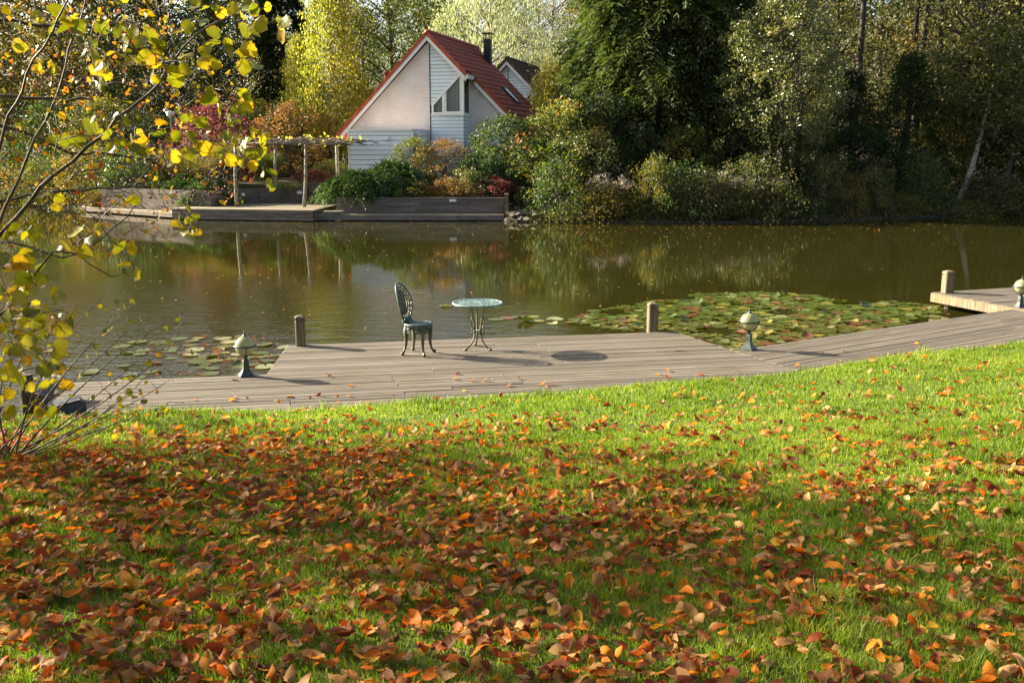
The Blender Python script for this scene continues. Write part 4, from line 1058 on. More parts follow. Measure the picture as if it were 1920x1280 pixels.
for px, Y, s, lm, lab in ((370, 45.6, 1.35, L_strawgrass, "large reddish plumed grass clump behind the planter wall"), (425, 46.3, 1.25, L_strawgrass, "second plumed grass clump right of the largest one"), (330, 46.6, 1.2, L_strawgrass, "plumed grass clump at the planter's left end"),
        (178, 46.2, 0.8, L_strawgrass, "small straw-yellow grass clump by the water at far left"), (535, 45.6, 0.85, L_greengrass, "green arching grass clump between the pergola posts"), (648, 45.8, 0.7, L_greengrass, "green grass clump by the house corner"), (500, 47.6, 0.95, L_greengrass, "green grass clump behind the left pergola posts")):
    T("tuft", "grass_clump", px, Y, s, lm, M_twig, lab, "grass clump", dz=0.1)
T("juniper", "juniper", 395, 43.8, 0.9, L_juni, M_bark, "dark juniper spilling over the planter wall", "shrub", rz=1.0, dz=0.55)
T("juniper", "juniper", 350, 44.6, 0.8, L_juni, M_bark, "smaller juniper at the planter's left corner", "shrub", rz=3.0, dz=0.4)
T("lowbush", "shrub", 590, 47.8, 0.9, L_red, M_bark, "dark red low bush beside the garden steps", "shrub", sz=0.55)
T("lowbush", "shrub", 620, 48.5, 0.9, L_mixed, M_bark, "yellow-green low bush above the garden steps", "shrub", rz=2, sz=0.9)
# rock slope
rk = random.Random(3)
for i in range(46):
    px = rk.uniform(952, 1035); x = D(px, 400, 41).x; y = rk.uniform(39.9, 42.4)
    s = rk.uniform(0.14, 0.3)
    bm = bmesh.new(); bmesh.ops.create_icosphere(bm, subdivisions=1, radius=1.0)
    for v in bm.verts: v.co = Vector((v.co.x * s * rk.uniform(.7, 1.1), v.co.y * s * rk.uniform(.7, 1.1), v.co.z * s * 0.45 * rk.uniform(.7, 1.1)))
    me = bpy.data.meshes.new("rock"); bm.to_mesh(me); bm.free()
    o = obj("rock", me, M_stone); o.location = (x, y, gz(x, y) + s * 0.15); o.rotation_euler = (rk.uniform(-.4, .4), rk.uniform(-.4, .4), rk.uniform(0, 6))
    tag(o, "rough tan rock in the loose slope at the retaining wall's right end", "rock", "rocks in the slope beside the retaining wall")
# pergola
per = empty("pergola", (0, 0, 0)); tag(per, "rustic log pergola roofed with bare vine stems over the terrace", "pergola")
posts = [(444, 388, ZT), (519, 380, ZT), (570, 388, ZT)]
tops = []
rp = random.Random(4)
for px, py, z in posts:
    b = P(px, py, z); tp = D(px + rp.uniform(-4, 4), 272, b.y); tops.append(tp)
    mid = b.lerp(tp, .5) + Vector((rp.uniform(-.05, .05), 0, 0))
    MB().tube([b, b.lerp(mid, .5) + Vector((rp.uniform(-.03, .03), 0, 0)), mid, tp], [.082, .072, .068, .064], 9).build("post", M_log, per, True)
b = D(634, 330, 46.5); tp = D(631, 272, 46.5); b.z = 0.6; tops.append(tp); MB().tube([b, b.lerp(tp, .5), tp], [.09, .08, .075], 9).build("post", M_log, per, True)
b = D(560, 330, 48.0); tp = D(512, 270, 48.0)
zp = tops[0].z + 0.02
beams = [(D(430, 268, 42.2), D(585, 268, 40.6)), (D(480, 266, 45.5), D(650, 266, 45.6)), (D(505, 268, 43.5), D(640, 268, 43.0)), (D(440, 266, 42.4), D(500, 264, 46.0)), (D(575, 266, 40.8), D(640, 265, 46.8))]
for p, q in beams:
    p.z = zp + 0.03; q.z = zp + 0.05
    MB().tube([p, p.lerp(q, .5) + Vector((0, 0, .03)), q], [.034, .03, .028], 7).build("beam", M_log, per, True)
vm = MB(); lv = []
for i in range(120):
    x0 = rp.uniform(-12.0, -7.6); y0 = rp.uniform(40.6, 46.0); a = rp.choice((0, 0, 0.3, -0.3, 1.2)) + rp.uniform(-.3, .3); L = rp.uniform(1.0, 2.6)
    pts = [Vector((x0 + L * t * math.cos(a), y0 + L * t * math.sin(a), zp + .08 + .08 * math.sin(t * 9 + i) + rp.uniform(-.06, .14))) for t in np.linspace(0, 1, 7)]
    r = rp.uniform(.012, .035); vm.tube(pts, [r * (1 - .5 * t) for t in np.linspace(0, 1, 7)], 5, False); lv += [pts[2], pts[5]]
for px in (655, 690): pass
q = [D(640, 268, 43.0), D(665, 263, 43.0), D(692, 265, 43.0)]
for o_ in (0, .06, -.07): vm.tube([p + Vector((0, o_, o_ * .5)) for p in q], [.03, .02, .008], 5, False)
vm.build("vine_stems", M_vine, per, True)
rng = np.random.default_rng(8); pos = np.array([tuple(p) for p in lv]); pos = np.repeat(pos, 3, 0) + rng.normal(size=(len(pos) * 3, 3)) * np.array([.2, .2, .08]) + np.array([0, 0, .06])
pos = pos[rng.random(len(pos)) < .2]
V, F = leaf_cards(pos, rand_dirs(rng, len(pos)), rand_dirs(rng, len(pos)) + np.array([0, 0, .6]), 0.15, 0.13)
obj("vine_leaves", np_mesh("vine_leaves", V, F, np.repeat(rng.uniform(.5, 1, len(pos)), 2)), L_yellow, per)
# garden lamp post and garden table far back
lp = empty("lamp_post", at(325, 49.0)); tag(lp, "slim grey lamp post with pale shade behind the planter", "lamp post")
hp = D(325, 222, 49.0).z - lp.location.z
MB().tube([(0, 0, 0), (0, 0, hp)], .035, 8).build("pole", M_castpale, lp)
MB().lathe([(0.0, .0), (.05, .0), (.17, .14), (.22, .3), (0, .34)], 14, (0, 0, hp)).build("shade", M_white, lp, True)
gt = empty("garden_bench", at(600, 49.5)); tag(gt, "pale grey garden bench on the lawn behind the steps", "bench")
hb = D(600, 322, 49.5).z - gt.location.z
for dy in (-.14, 0, .14): MB().box((0, dy, hb), (1.6, .12, .05)).build("seat_slat", M_mortar, gt)
for dx in (-.6, .6): MB().box((dx, 0, hb / 2 - .02), (.12, .34, hb)).build("leg", M_mortar, gt)

# --- beeches left of the frame whose shade falls on the lawn
tree_type("beech_dense", TC, seed=62, H=11.5, R=4.6, cb=0.24, env=env_round, nclump=170, per=66, leaf=0.16, spread=0.8, trunk_r=0.22, narrow=0.65, branch_n=6)
tree_type("beech", TC, seed=61, H=11.5, R=4.6, cb=0.24, env=env_round, nclump=80, per=72, leaf=0.15, spread=0.66, trunk_r=0.22, narrow=0.65, branch_n=6)
for i, (x, y, s, rz, lab) in enumerate(((-11.0, 7.6, 0.62, 0, "young russet beech beside the lawn, left of the view"), (-11.2, 9.7, 0.56, 2, "young russet beech nearest the pond, left of the view"), (-10.0, 4.6, 0.62, 4, "young russet beech level with the viewer, left of the view"), (-9.5, 1.5, 0.6, 1, "young russet beech just behind the viewer's left"))):
    plant("beech_dense" if "nearest the pond" in lab else "beech", "beech_tree", (x, y, float(lawn_z(x, y)) - 0.1), s, rz, L_brown, M_bark, lab, "tree")
for i, (x, y, s, rz, lab) in enumerate(((-6.5, -5.0, 1.15, 1, "unseen russet beech added behind the viewer on the left to block sky light"), (0.5, -3.0, 1.25, 3, "large unseen russet beech added straight behind the viewer, its crown overhead to block sky light"), (8.5, -4.0, 1.1, 5, "unseen russet beech added behind the viewer on the right to block sky light"), (-9.0, -1.0, 1.05, 2.5, "russet beech close behind the viewer's left shoulder"))):
    plant("beech_dense", "beech_tree", (x, y, float(lawn_z(x, y)) - 0.1), s, rz, L_brown, M_bark, lab, "tree")  # unseen beeches added behind the camera to keep sky light off the foreground
# ---------------------------------------------------------------- mooring posts
def mooring_post(px, py, hpx, wpx, label, z0=0.0, rz=0.0):
    b = P(px, py, z0); s = FPX / b.y
    h = hpx / s / 0.985; w = wpx / s * 0.93
    e = empty("mooring_post", b, rz); tag(e, label, "post", "square wooden posts on the decks")
    m = MB(); hw = w / 2; c = w * 0.09
    def sq(k, z, n=0.0): return [(-k + n, -k, z), (k - n, -k, z), (k, -k + n, z), (k, k - n, z), (k - n, k, z), (-k + n, k, z), (-k, k - n, z), (-k, -k + n, z)]
    lv = [sq(hw, -0.05, c), sq(hw, h * 0.80, c), sq(hw * 0.86, h * 0.815, c), sq(hw * 0.86, h * 0.84, c)]
    m.add([p for l in lv for p in l], [(i * 8 + k, i * 8 + (k + 1) % 8, i * 8 + 8 + (k + 1) % 8, i * 8 + 8 + k) for i in range(3) for k in range(8)] + [tuple(range(24, 32))])
    m.build("shaft", M_post, e)
    m = MB(); lv = [sq(hw * 1.0, h * 0.842, c), sq(hw * 1.03, h * 0.855, c), sq(hw * 1.03, h * 0.93, c), sq(hw * 0.85, h * 0.965, c), sq(hw * 0.4, h, c * .5)]
    m.add([p for l in lv for p in l], [(i * 8 + k, i * 8 + (k + 1) % 8, i * 8 + 8 + (k + 1) % 8, i * 8 + 8 + k) for i in range(4) for k in range(8)] + [tuple(range(32, 40)), tuple(range(7, -1, -1))])
    m.build("cap", M_post, e)
mooring_post(564, 648, 58, 20, "square wooden post at the deck's left back corner", rz=A1)
mooring_post(1223, 620, 54, 20, "pale square wooden post at the deck's right back corner", rz=A1 - .1)
mooring_post(1776, 549, 42, 19, "dark square wooden post on the right-hand jetty", z0=0.03, rz=.12)

# ---------------------------------------------------------------- globe lamps
def make_lamp(px, py, label, s=1.0, z0=0.0, rz=0.4):
    e = empty("globe_lamp", P(px, py, z0), rz); e.scale = (s, s, s); tag(e, label, "lamp", "globe lamps along the deck edge")
    r2 = math.sqrt(2)
    MB().lathe([(0.0, 0.0), (.085 * r2, 0.0), (.085 * r2, .012), (.06 * r2, .045), (.042 * r2, .075), (.034 * r2, .11), (.032 * r2, .19), (.026 * r2, .205), (0, .205)], 4, rot=math.pi / 4).build("pedestal", M_lampmetal, e)
    MB().lathe([(0.0, .2), (.026, .2), (.02, .225), (.028, .235), (.05, .262), (.056, .272), (0, .272)], 16).build("cup", M_lampmetal, e, True)
    R = .118; zc = .37
    MB().lathe([(R * math.sin(t), zc - R * math.cos(t)) for t in np.linspace(0.02, math.pi - .02, 19)], 28).build("globe", M_globe, e, True)
    rg = MB(); rg.lathe([(.119, zc - .009), (.135, zc - .009), (.135, zc + .009), (.119, zc + .009), (.119, zc - .009)], 28); rg.build("ring", M_lampmetal, e, True)
    for k in range(3):
        a = k * 2.094 + .5; pts = []
        for t in np.linspace(.35, math.pi / 2, 7): pts.append(((R + .008) * math.sin(t) * math.cos(a), (R + .008) * math.sin(t) * math.sin(a), zc - (R + .008) * math.cos(t)))
        MB().tube(pts, .0055, 5).build("bracket", M_lampmetal, e, True)
        c = Vector((.14 * math.cos(a), .14 * math.sin(a), zc)); MB().tube([c - Vector((0, 0, .012)), c + Vector((0, 0, .012))], .007, 6).build("screw", M_lampmetal, e)
    MB().lathe([(0, zc + R - .012), (.032, zc + R - .012), (.026, zc + R + .008), (.01, zc + R + .018), (.007, zc + R + .03), (.011, zc + R + .036), (.003, zc + R + .062), (0, zc + R + .064)], 12).build("finial", M_lampmetal, e, True)
make_lamp(462, 705, "cream globe lamp on the deck's left front edge", 0.97, rz=.4)
make_lamp(1403, 655, "cream globe lamp beside the lily pads on the boardwalk corner", 1.0, rz=.9)
make_lamp(1912, 579, "globe lamp cut by the right picture edge near the jetty", 1.0, rz=.2)

# ---------------------------------------------------------------- garden table
def arc(c, r, a0, a1, n, z): return [(c[0] + r * math.cos(a), c[1] + r * math.sin(a), z) for a in np.linspace(a0, a1, n)]
tcen = (P(868, 661) + P(933, 658) + P(884, 637)) / 3
tcen = D(896, 652, 13.1); tcen.z = 0.0
TR, TH = 0.335, 0.615
tab = empty("bistro_table", (tcen.x, tcen.y, 0.004), math.radians(10)); tag(tab, "round pale green cast metal table with pierced top on the deck", "table")
MB().lathe([(TR - .036, TH - .014), (TR - .012, TH - .028), (TR, TH - .022), (TR, TH - .006), (TR - .006, TH), (TR - .036, TH), (TR - .036, TH - .014)], 56).build("rim", M_castpale, tab, True)
lat = MB()
def flatbar(mb, pts, w, z0, z1):
    pts = [Vector((p[0], p[1], 0)) for p in pts]; vs = []
    for i, p in enumerate(pts):
        t = (pts[min(i + 1, len(pts) - 1)] - pts[max(i - 1, 0)]).normalized(); n_ = Vector((-t.y, t.x, 0)) * w / 2
        vs += [(p + n_).to_tuple()[:2] + (z0,), (p - n_).to_tuple()[:2] + (z0,), (p - n_).to_tuple()[:2] + (z1,), (p + n_).to_tuple()[:2] + (z1,)]
    fs = []
    for i in range(len(pts) - 1):
        a = i * 4; b = a + 4
        fs += [(a, a + 1, b + 1, b), (a + 1, a + 2, b + 2, b + 1), (a + 2, a + 3, b + 3, b + 2), (a + 3, a, b, b + 3)]
    mb.add(vs, fs)
def lattice(mb, R, z0, z1, rings, spokes, w):
    for q in rings: flatbar(mb, [(R * q * math.cos(a), R * q * math.sin(a)) for a in np.linspace(0, 2 * math.pi, 49)], w, z0, z1)
    for k in range(spokes):
        a = 2 * math.pi * k / spokes
        flatbar(mb, [(r * R * math.cos(a + .35 * math.sin(r * 5)), r * R * math.sin(a + .35 * math.sin(r * 5))) for r in np.linspace(rings[0] * .9, 1.0, 7)], w, z0 + .0006, z1 - .0006)
        flatbar(mb, [(r * R * math.cos(a - .35 * math.sin(r * 5 + .6)), r * R * math.sin(a - .35 * math.sin(r * 5 + .6))) for r in np.linspace(rings[0] * .9, 1.0, 7)], w, z0 + .0012, z1 - .0012)
    for k in range(spokes):
        a = 2 * math.pi * (k + .5) / spokes
        for q in (.62, .88):
            c = (R * q * math.cos(a), R * q * math.sin(a)); rr = R * q * math.pi / spokes * .55
            flatbar(mb, [(c[0] + rr * math.cos(t), c[1] + rr * math.sin(t)) for t in np.linspace(0, 2 * math.pi, 9)], w * .8, z0 + .0018, z1 - .0018)
lattice(lat, TR - .03, TH - .014, TH - .002, [.16, .45, .74], 20, .009)
lat.lathe([(0, TH - .014), (.055, TH - .014), (.055, TH - .001), (0, TH - .001)], 16)
lat.build("pierced_top", M_castpale, tab)
angs = [math.radians(a) for a in (225, 318, 100)]
for a in angs:
    a -= math.radians(10)
    prof = [(.12, TH - .02), (.105, TH - .10), (.075, TH - .22), (.052, TH - .34), (.05, TH - .42), (.075, .13), (.12, .07), (.175, .032), (.215, .016)]
    pts = [(r * math.cos(a), r * math.sin(a), z) for r, z in prof]
    lg = MB(); lg.tube(pts, [.0115, .011, .012, .0125, .012, .011, .0115, .012, .013], 7)
    lg.box((.222 * math.cos(a), .222 * math.sin(a), .013), (.035, .03, .026), Matrix.Rotation(a, 3, 'Z'))
    leg = lg.build("leg", M_castbronze, tab, True)
    sc = MB(); loop = []
    for t in np.linspace(0, 2 * math.pi, 15):
        r = .088 + .026 * math.cos(t); z = TH - .375 + .052 * math.sin(t); loop.append((r * math.cos(a), r * math.sin(a), z))
    sc.tube(loop, .006, 5)
    cur = []
    for t in np.linspace(0, 1, 10):
        r = .075 + .042 * math.sin(t * 2.6); z = TH - .31 + .11 * t - .02 * math.sin(t * 6); cur.append((r * math.cos(a), r * math.sin(a), z))
    sc.tube(cur, [.007] * 8 + [.009, .012], 5); sc.build("scroll", M_castbronze, leg, True)
MB().lathe([(.0, TH - .385), (.055, TH - .385), (.058, TH - .378), (.055, TH - .371), (0, TH - .371)], 18).build("stretcher_disc", M_castpale, tab, True)

# ---------------------------------------------------------------- garden chair (local +x is its front)
ccen = D(785, 663, 12.75)
ch = empty("bistro_chair", (ccen.x, ccen.y, 0.004), math.radians(-20)); tag(ch, "green cast metal chair with pierced oval back facing the table", "chair")
SH, SR = 0.405, 0.185
MB().lathe([(SR - .03, SH - .012), (SR - .006, SH - .03), (SR, SH - .022), (SR, SH - .006), (SR - .008, SH), (SR - .03, SH - .001), (SR - .03, SH - .012)], 36).build("seat_rim", M_cast, ch, True)
sm = MB(); lattice(sm, SR - .025, SH - .014, SH - .004, [.2, .5, .78], 14, .011); sm.lathe([(0, SH - .014), (.035, SH - .014), (.035, SH - .003), (0, SH - .003)], 12); sm.build("seat", M_cast, ch)
sk = MB()   # skirt under the seat with scalloped lower edge
n = 48; vs = []
for k in range(n):
    a = 2 * math.pi * k / n; dep = .045 + .05 * abs(math.sin(2 * a)) ** 3
    for rr, z in ((SR - .012, SH - .018), (SR - .016, SH - .018 - dep * .5), (SR - .022, SH - .018 - dep)): vs.append((rr * math.cos(a), rr * math.sin(a), z))
    for rr, z in ((SR - .032, SH - .018 - dep), (SR - .03, SH - .02)): vs.append((rr * math.cos(a), rr * math.sin(a), z))
fs = []
for k in range(n):
    l = (k + 1) % n
    for i in range(4): fs.append((k * 5 + i, k * 5 + i + 1, l * 5 + i + 1, l * 5 + i))
sk.add(vs, fs); sk.build("apron", M_cast, ch, True)
for k, a in enumerate((math.radians(45), math.radians(-45), math.radians(135), math.radians(-135))):
    pr = [(.150, SH - .03), (.162, SH - .11), (.158, SH - .19), (.160, .13), (.178, .06), (.20, .026), (.218, .02)]
    rad = [.034, .036, .026, .018, .0145, .017, .021]
    if k > 1: pr = [(r + .012 * (1 - z / SH), z) for r, z in pr]
    lg = MB(); lg.tube([(r * math.cos(a), r * math.sin(a), z) for r, z in pr], rad, 8)
    c = Vector((.216 * math.cos(a), .216 * math.sin(a), .02)); lg.lathe([(0, -.02), (.02, -.018), (.026, 0), (.018, .016), (0, .02)], 9, c)
    leg = lg.build("leg", M_castbronze, ch, True)
    sc = MB()
    for sg in (-1, 1):
        aa = a + sg * .36; cc = Vector((.168 * math.cos(aa), .168 * math.sin(aa), SH - .085)); tx = Vector((-math.sin(aa), math.cos(aa), 0))
        loop = [cc + tx * (.03 * math.cos(t)) + Vector((0, 0, .03 * math.sin(t))) for t in np.linspace(0, 2 * math.pi, 12)]
        sc.tube(loop, .0075, 5)
        sc.tube([cc + tx * (.014 * math.cos(t) * (1 - t / 9)) + Vector((0, 0, .014 * math.sin(t))) for t in np.linspace(0, 5, 9)], .006, 5)
    sc.build("scroll", M_cast, leg, True)
# oval back: curved slightly round the sitter and tilted
BH, BW, BZ = 0.25, 0.18, 0.645
def bp(u, v, off=0.0):   # u across (-1..1), v up (-1..1)
    z = BZ + BH * v; y = BW * u * (1.0 if v > -.55 else 1.0)
    x = -.165 - .115 * (v * .5 + .5) - .0 + .05 * u * u + off
    return Vector((x, y, z))
bk = MB()
def bbar(mb, uv, r, n=6): mb.tube([bp(u, v) for u, v in uv], r, n)
ov = lambda q, n=41, s=0.0: [(q * math.cos(t) * (1.0 - .12 * max(0, -math.sin(t))), q * math.sin(t)) for t in np.linspace(0, 2 * math.pi, n)]
rim = MB(); bbar(rim, ov(1.0, 49), .0125, 8); rim.build("back_rim", M_cast, ch, True)
bbar(bk, ov(.80), .010); bbar(bk, [(u * .62, v * .62 + .05) for u, v in ov(1.0)], .010)
for k in range(22):
    t = 2 * math.pi * k / 22
    bbar(bk, [(math.cos(t + w) * q * (1.0 - .12 * max(0, -math.sin(t))), math.sin(t + w) * q) for q, w in ((.80, 0), (.9, .12), (.985, 0))], .007, 5)
    bbar(bk, [(math.cos(t + w) * q, math.sin(t + w) * q + .02) for q, w in ((.62, .1), (.71, -.06), (.79, .1))], .0065, 5)
for uu in (-.36, -.18, 0, .18, .36):
    hh = .62 * math.sqrt(max(0.05, 1 - (uu / .62) ** 2))
    bbar(bk, [(uu, v) for v in np.linspace(-hh + .05, hh + .05, 8)], .0125, 5)
for v in np.linspace(-.38, .52, 6):
    for uu in (-.27, -.09, .09, .27):
        bbar(bk, [(uu + .07 * math.cos(t), v + .05 * math.sin(t)) for t in np.linspace(0, 2 * math.pi, 9)], .006, 5)
bk.build("back_lattice", M_castbronze, ch, True)
st = MB()
for sg in (-1, 1): st.tube([(-.125, sg * .10, SH - .02), (-.16, sg * .105, SH + .03), bp(sg * .55, -.80)], [.018, .016, .012], 7)
st.box((-.155, 0, SH + .03), (.022, .12, .075)); st.build("back_support", M_cast, ch, True)

# ---------------------------------------------------------------- water lilies
rl = random.Random(21)
def pad_mesh(seed, curl, up=0.0):
    r = random.Random(seed); n = 13; vs = [(0, 0, .004 + up * .2)]; a0 = .16
    for ring, q in ((0, .6), (1, 1.0)):
        for k in range(n):
            a = a0 + (2 * math.pi - 2 * a0) * k / (n - 1); rr = q * (1 + .05 * math.sin(3 * a + seed) + r.uniform(-.03, .03))
            x, y = rr * math.cos(a), rr * math.sin(a)
            z = .004 + ring * (curl * max(0, math.sin(a * 1.5 + seed)) * .35 + r.uniform(0, .03)) + up * (0.5 + x * .9) * (.6 + .4 * ring)
            vs.append((x, y, z))
    fs = [(0, 1 + k, 2 + k) for k in range(n - 1)] + [(1 + k, 1 + n + k, 2 + n + k, 2 + k) for k in range(n - 1)]
    return vs, fs
pads = []; 
outline = [(1060, 606), (1110, 584), (1185, 573), (1260, 560), (1310, 551), (1440, 549), (1540, 556), (1600, 575), (1660, 566), (1750, 572), (1790, 585), (1640, 622), (1500, 655), (1380, 664), (1310, 640), (1262, 622), (1150, 618)]
def inside(x, y, poly):
    c = False; j = len(poly) - 1
    for i in range(len(poly)):
        xi, yi = poly[i]; xj, yj = poly[j]
        if (yi > y) != (yj > y) and x < (xj - xi) * (y - yi) / (yj - yi) + xi: c = not c
        j = i
    return c
poly = [tuple(P(x, y, -.25)[:2]) for x, y in outline]
tries = 0
while len(pads) < 760 and tries < 60000:
    tries += 1
    x, y = rl.uniform(.5, 8.6), rl.uniform(12.8, 20.6)
    if not inside(x, y, poly): continue
    if y < 14.6 + (x - 2.3) * .3 and x < 2.5: continue
    r = rl.uniform(.07, .14)
    if any((x - p[0]) ** 2 + (y - p[1]) ** 2 < (.60 * (r + p[2])) ** 2 for p in pads): continue
    if math.sin(x * 2.1 + 1) * math.sin(y * 1.7) > .82: continue
    pads.append((x, y, r, 0))
left_spots = [(rl.gauss(400, 75), rl.gauss(668, 20)) for _ in range(80)] + [(rl.uniform(60, 330), rl.uniform(640, 735)) for _ in range(26)]
n0 = len(pads)
for px, py in left_spots:
    p = P(px, py, -.25); r = rl.uniform(.08, .15)
    if p.y < 11.6 + .19 * (p.x + 2.9) + .1 or (p.x > -3.1 and p.y < 13.3) : continue
    if any((p.x - q[0]) ** 2 + (p.y - q[1]) ** 2 < (.8 * (r + q[2])) ** 2 for q in pads): continue
    pads.append((p.x, p.y, r, 1))
for px, py in ((950, 597), (972, 595), (1010, 603), (1000, 594), (1035, 608), (930, 600), (1040, 600), (835, 575), (985, 604)):
    p = P(px, py, -.25); pads.append((p.x, p.y, rl.uniform(.09, .15), 2))
order = sorted(range(len(pads)), key=lambda i: pads[i][1])
individual = set(order[:300])
PM = {}
for mi in range(4):
    for vi in range(4):
        vs, fs = pad_mesh(vi * 7 + 1, (.0, .3, .8, .3)[vi], (0, 0, 0, .55)[vi])
        me = bpy.data.meshes.new("lily_pad"); me.from_pydata(vs, [], fs); set_uv(me, [(math.atan2(v[1], v[0]) * .3, min(1, math.hypot(v[0], v[1]))) for v in vs]); me.materials.append(L_pad[mi]); me.polygons.foreach_set("use_smooth", [True] * len(me.polygons)); PM[mi, vi] = (me, vs, fs)
restV = [[] for _ in range(4)]; restF = [[] for _ in range(4)]
where = ("in the big patch %s the middle lamp", "in the small patch left of the deck", "drifting in open water behind the table")
for i, (x, y, r, w) in enumerate(pads):
    mi = rl.choices((0, 1, 2, 3), ((.80, .08, .07, .05), (.72, .06, .08, .14), (.3, .3, .1, .3))[w])[0]; vi = rl.choices((0, 1, 2, 3), (.5, .34, .12, .04))[0]
    wh = where[w] % ("left of" if x < 2.6 else ("behind" if x < 3.7 else "right of")) if w == 0 else where[w]
    me, vs, fs = PM[mi, vi]; a = rl.uniform(0, 6.28); z = -.25 + .006 + rl.uniform(0, .012)
    if i in individual:
        o = bpy.data.objects.new("lily_pad", me); COL.objects.link(o); o.location = (x, y, z); o.rotation_euler = (rl.uniform(-.04, .04), rl.uniform(-.04, .04), a); o.scale = (r, r, r)
        c = PADC[mi][0]; st_ = ("small " if r < .09 else ("large " if r > .12 else "")) + ("flat", "slightly curled", "curled", "tilted")[vi]
        tag(o, "%s %s lily pad %s" % (st_, c, wh), "lily pad", "%s %s lily pads %s" % (st_, c, wh))
    else:
        k = len(restV[mi]); c, s = math.cos(a), math.sin(a)
        restV[mi] += [(x + r * (v[0] * c - v[1] * s), y + r * (v[0] * s + v[1] * c), z + r * v[2]) for v in vs]; restF[mi] += [tuple(j + k for j in f) for f in fs]
allp = MB(); midx = []
for mi in range(4):
    if restV[mi]: allp.add(restV[mi], restF[mi]); midx += [mi] * len(restF[mi])
o = allp.build("lily_pads", L_pad, kind="stuff"); set_uv(o.data, [(.3, .6)] * len(allp.v)); o.data.polygons.foreach_set("material_index", midx); o.data.polygons.foreach_set("use_smooth", [True] * len(midx))
tag(o, "far mass of lily pads at the back of the large patch", "lily pads")

# ---------------------------------------------------------------- fallen leaves
def fallen_mesh(seed):
    r = random.Random(seed); nu = 7; vs = []; L = 1.0; W = .56 + r.uniform(-.05, .08); cu = r.uniform(-.5, .9); cup = r.uniform(.15, .6); tw = r.uniform(-.5, .5)
    for i in range(nu + 1):
        t = i / nu; w = W * .5 * math.sin(math.pi * t ** .85) ** .75 if 0 < t < 1 else .0
        for s in (-1, 0, 1):
            y = s * w; z = cup * abs(s) * w * 1.3 + cu * (t - .5) ** 2 + tw * s * w * (t - .5) * 2 + r.uniform(-.045, .045)
            y *= 1 + r.uniform(-.16, .10); x = (t - .5) * L + (r.uniform(-.03, .03) if s else 0)
            vs.append((x, y, z))
    fs = []
    for i in range(nu):
        a = i * 3
        for s in (0, 1): fs.append((a + s, a + 3 + s, a + 4 + s, a + 1 + s))
    # stalk
    k = len(vs); vs += [(-.5, -.012, cu * .25), (-.5, .012, cu * .25), (-.72, 0, cu * .25 + .1)]; fs.append((k, k + 1, k + 2))
    return vs, fs
FV = [fallen_mesh(s) for s in range(9)]
def fallen_uv(vs): return [(v[0] + .5, min(1, abs(v[1]) / (.02 + .28 * math.sin(math.pi * min(1, max(0, v[0] + .5)) ** .85) ** .75)) if -.5 < v[0] < .5 else .8) for v in vs]
FM = {}
for mi in range(5):
    for vi in range(9):
        me = bpy.data.meshes.new("fallen_leaf"); me.from_pydata(FV[vi][0], [], FV[vi][1]); set_uv(me, fallen_uv(FV[vi][0])); me.materials.append(L_fall[mi]); me.polygons.foreach_set("use_smooth", [True] * len(me.polygons)); FM[mi, vi] = me
rf = np.random.default_rng(77)
def clump(x, y): return .5 + .5 * np.sin(x * 3.1 + 1.3 * np.sin(y * 2.3)) * np.sin(y * 3.7 + 1.1 * np.sin(x * 1.9))
N = 60000
lx = rf.uniform(-7.5, 9.5, N); ly = rf.uniform(2.0, 13.8, N)
e_ = smooth_edge(lx); ok = (ly < e_ + .02) & (np.abs(lx) < .56 * ly + 1.2)
near = 1 - sstep(4.4, 9.3, ly + .27 * lx)
rightfade = 1 - .6 * sstep(-1.4, 2.4, lx)
dens = 12 + 34 * sstep(12, 7, ly) + 500 * near * rightfade + 70 * sstep(-2.2, -4, lx) * sstep(9.6, 8.2, ly)
dens = dens * (.45 + 1.1 * clump(lx, ly) ** 1.4) * (.22 + .78 * sstep(.2, 2.4, e_ - ly))
for s, r in STONES: dens = dens + 260 * np.exp(-(((lx - s.x) ** 2 + (ly - s.y) ** 2) / (r * r * .8)) ** 2)
area = 17.0 * 11.8
keep = ok & (rf.random(N) < dens * area / N)
lx, ly = lx[keep], ly[keep]
lz = lawn_z(lx, ly) + .014 + rf.uniform(0, .032, len(lx))
# a scatter on the deck planks
for px, py in [(rf.uniform(180, 1900), rf.uniform(640, 760)) for _ in range(150)]:
    q = P(px, py, 0)
    if float(smooth_edge(q.x)) + .02 < q.y < float(smooth_edge(q.x)) + rf.uniform(.1, 2.2):
        a_ = toA(q); b_ = toB(q)
        on = (a_[1] < vtop - .1 and a_[0] > -2.0 and (a_[1] < -.05 or (a_[0] > .1 and a_[0] < right_line(a_[1]) - .1)) and q.x < 3.2) or (q.x >= 3.2 and b_[1] < -.1)
        if on: lx = np.append(lx, q.x); ly = np.append(ly, q.y); lz = np.append(lz, .012)
nl = len(lx)
size = .042 + .078 * rf.beta(1.7, 2.3, nl); mi_ = rf.choice(5, nl, p=[.29, .20, .27, .06, .18]); vi_ = rf.integers(0, 9, nl)
far = sstep(7, 10, ly); mi_ = np.where((rf.random(nl) < .5 * far) & (mi_ == 4), 1, mi_)
rot = np.stack([rf.normal(0, .36, nl), rf.normal(0, .36, nl), rf.uniform(0, 6.28, nl)], 1)
flip = rf.random(nl) < .4; rot[:, 0] += np.where(flip, np.pi, 0)
lz = np.where(flip, lz + .01, lz)
vis = (np.abs(lx) < .5 * ly) & (ly > 3.0)
score = np.where(vis, size / ly, 0); top300 = set(np.argsort(-score)[:300].tolist())
from mathutils import Euler
rest = MB(); ridx = []
mats_np = []
bins = [[] for _ in range(45)]
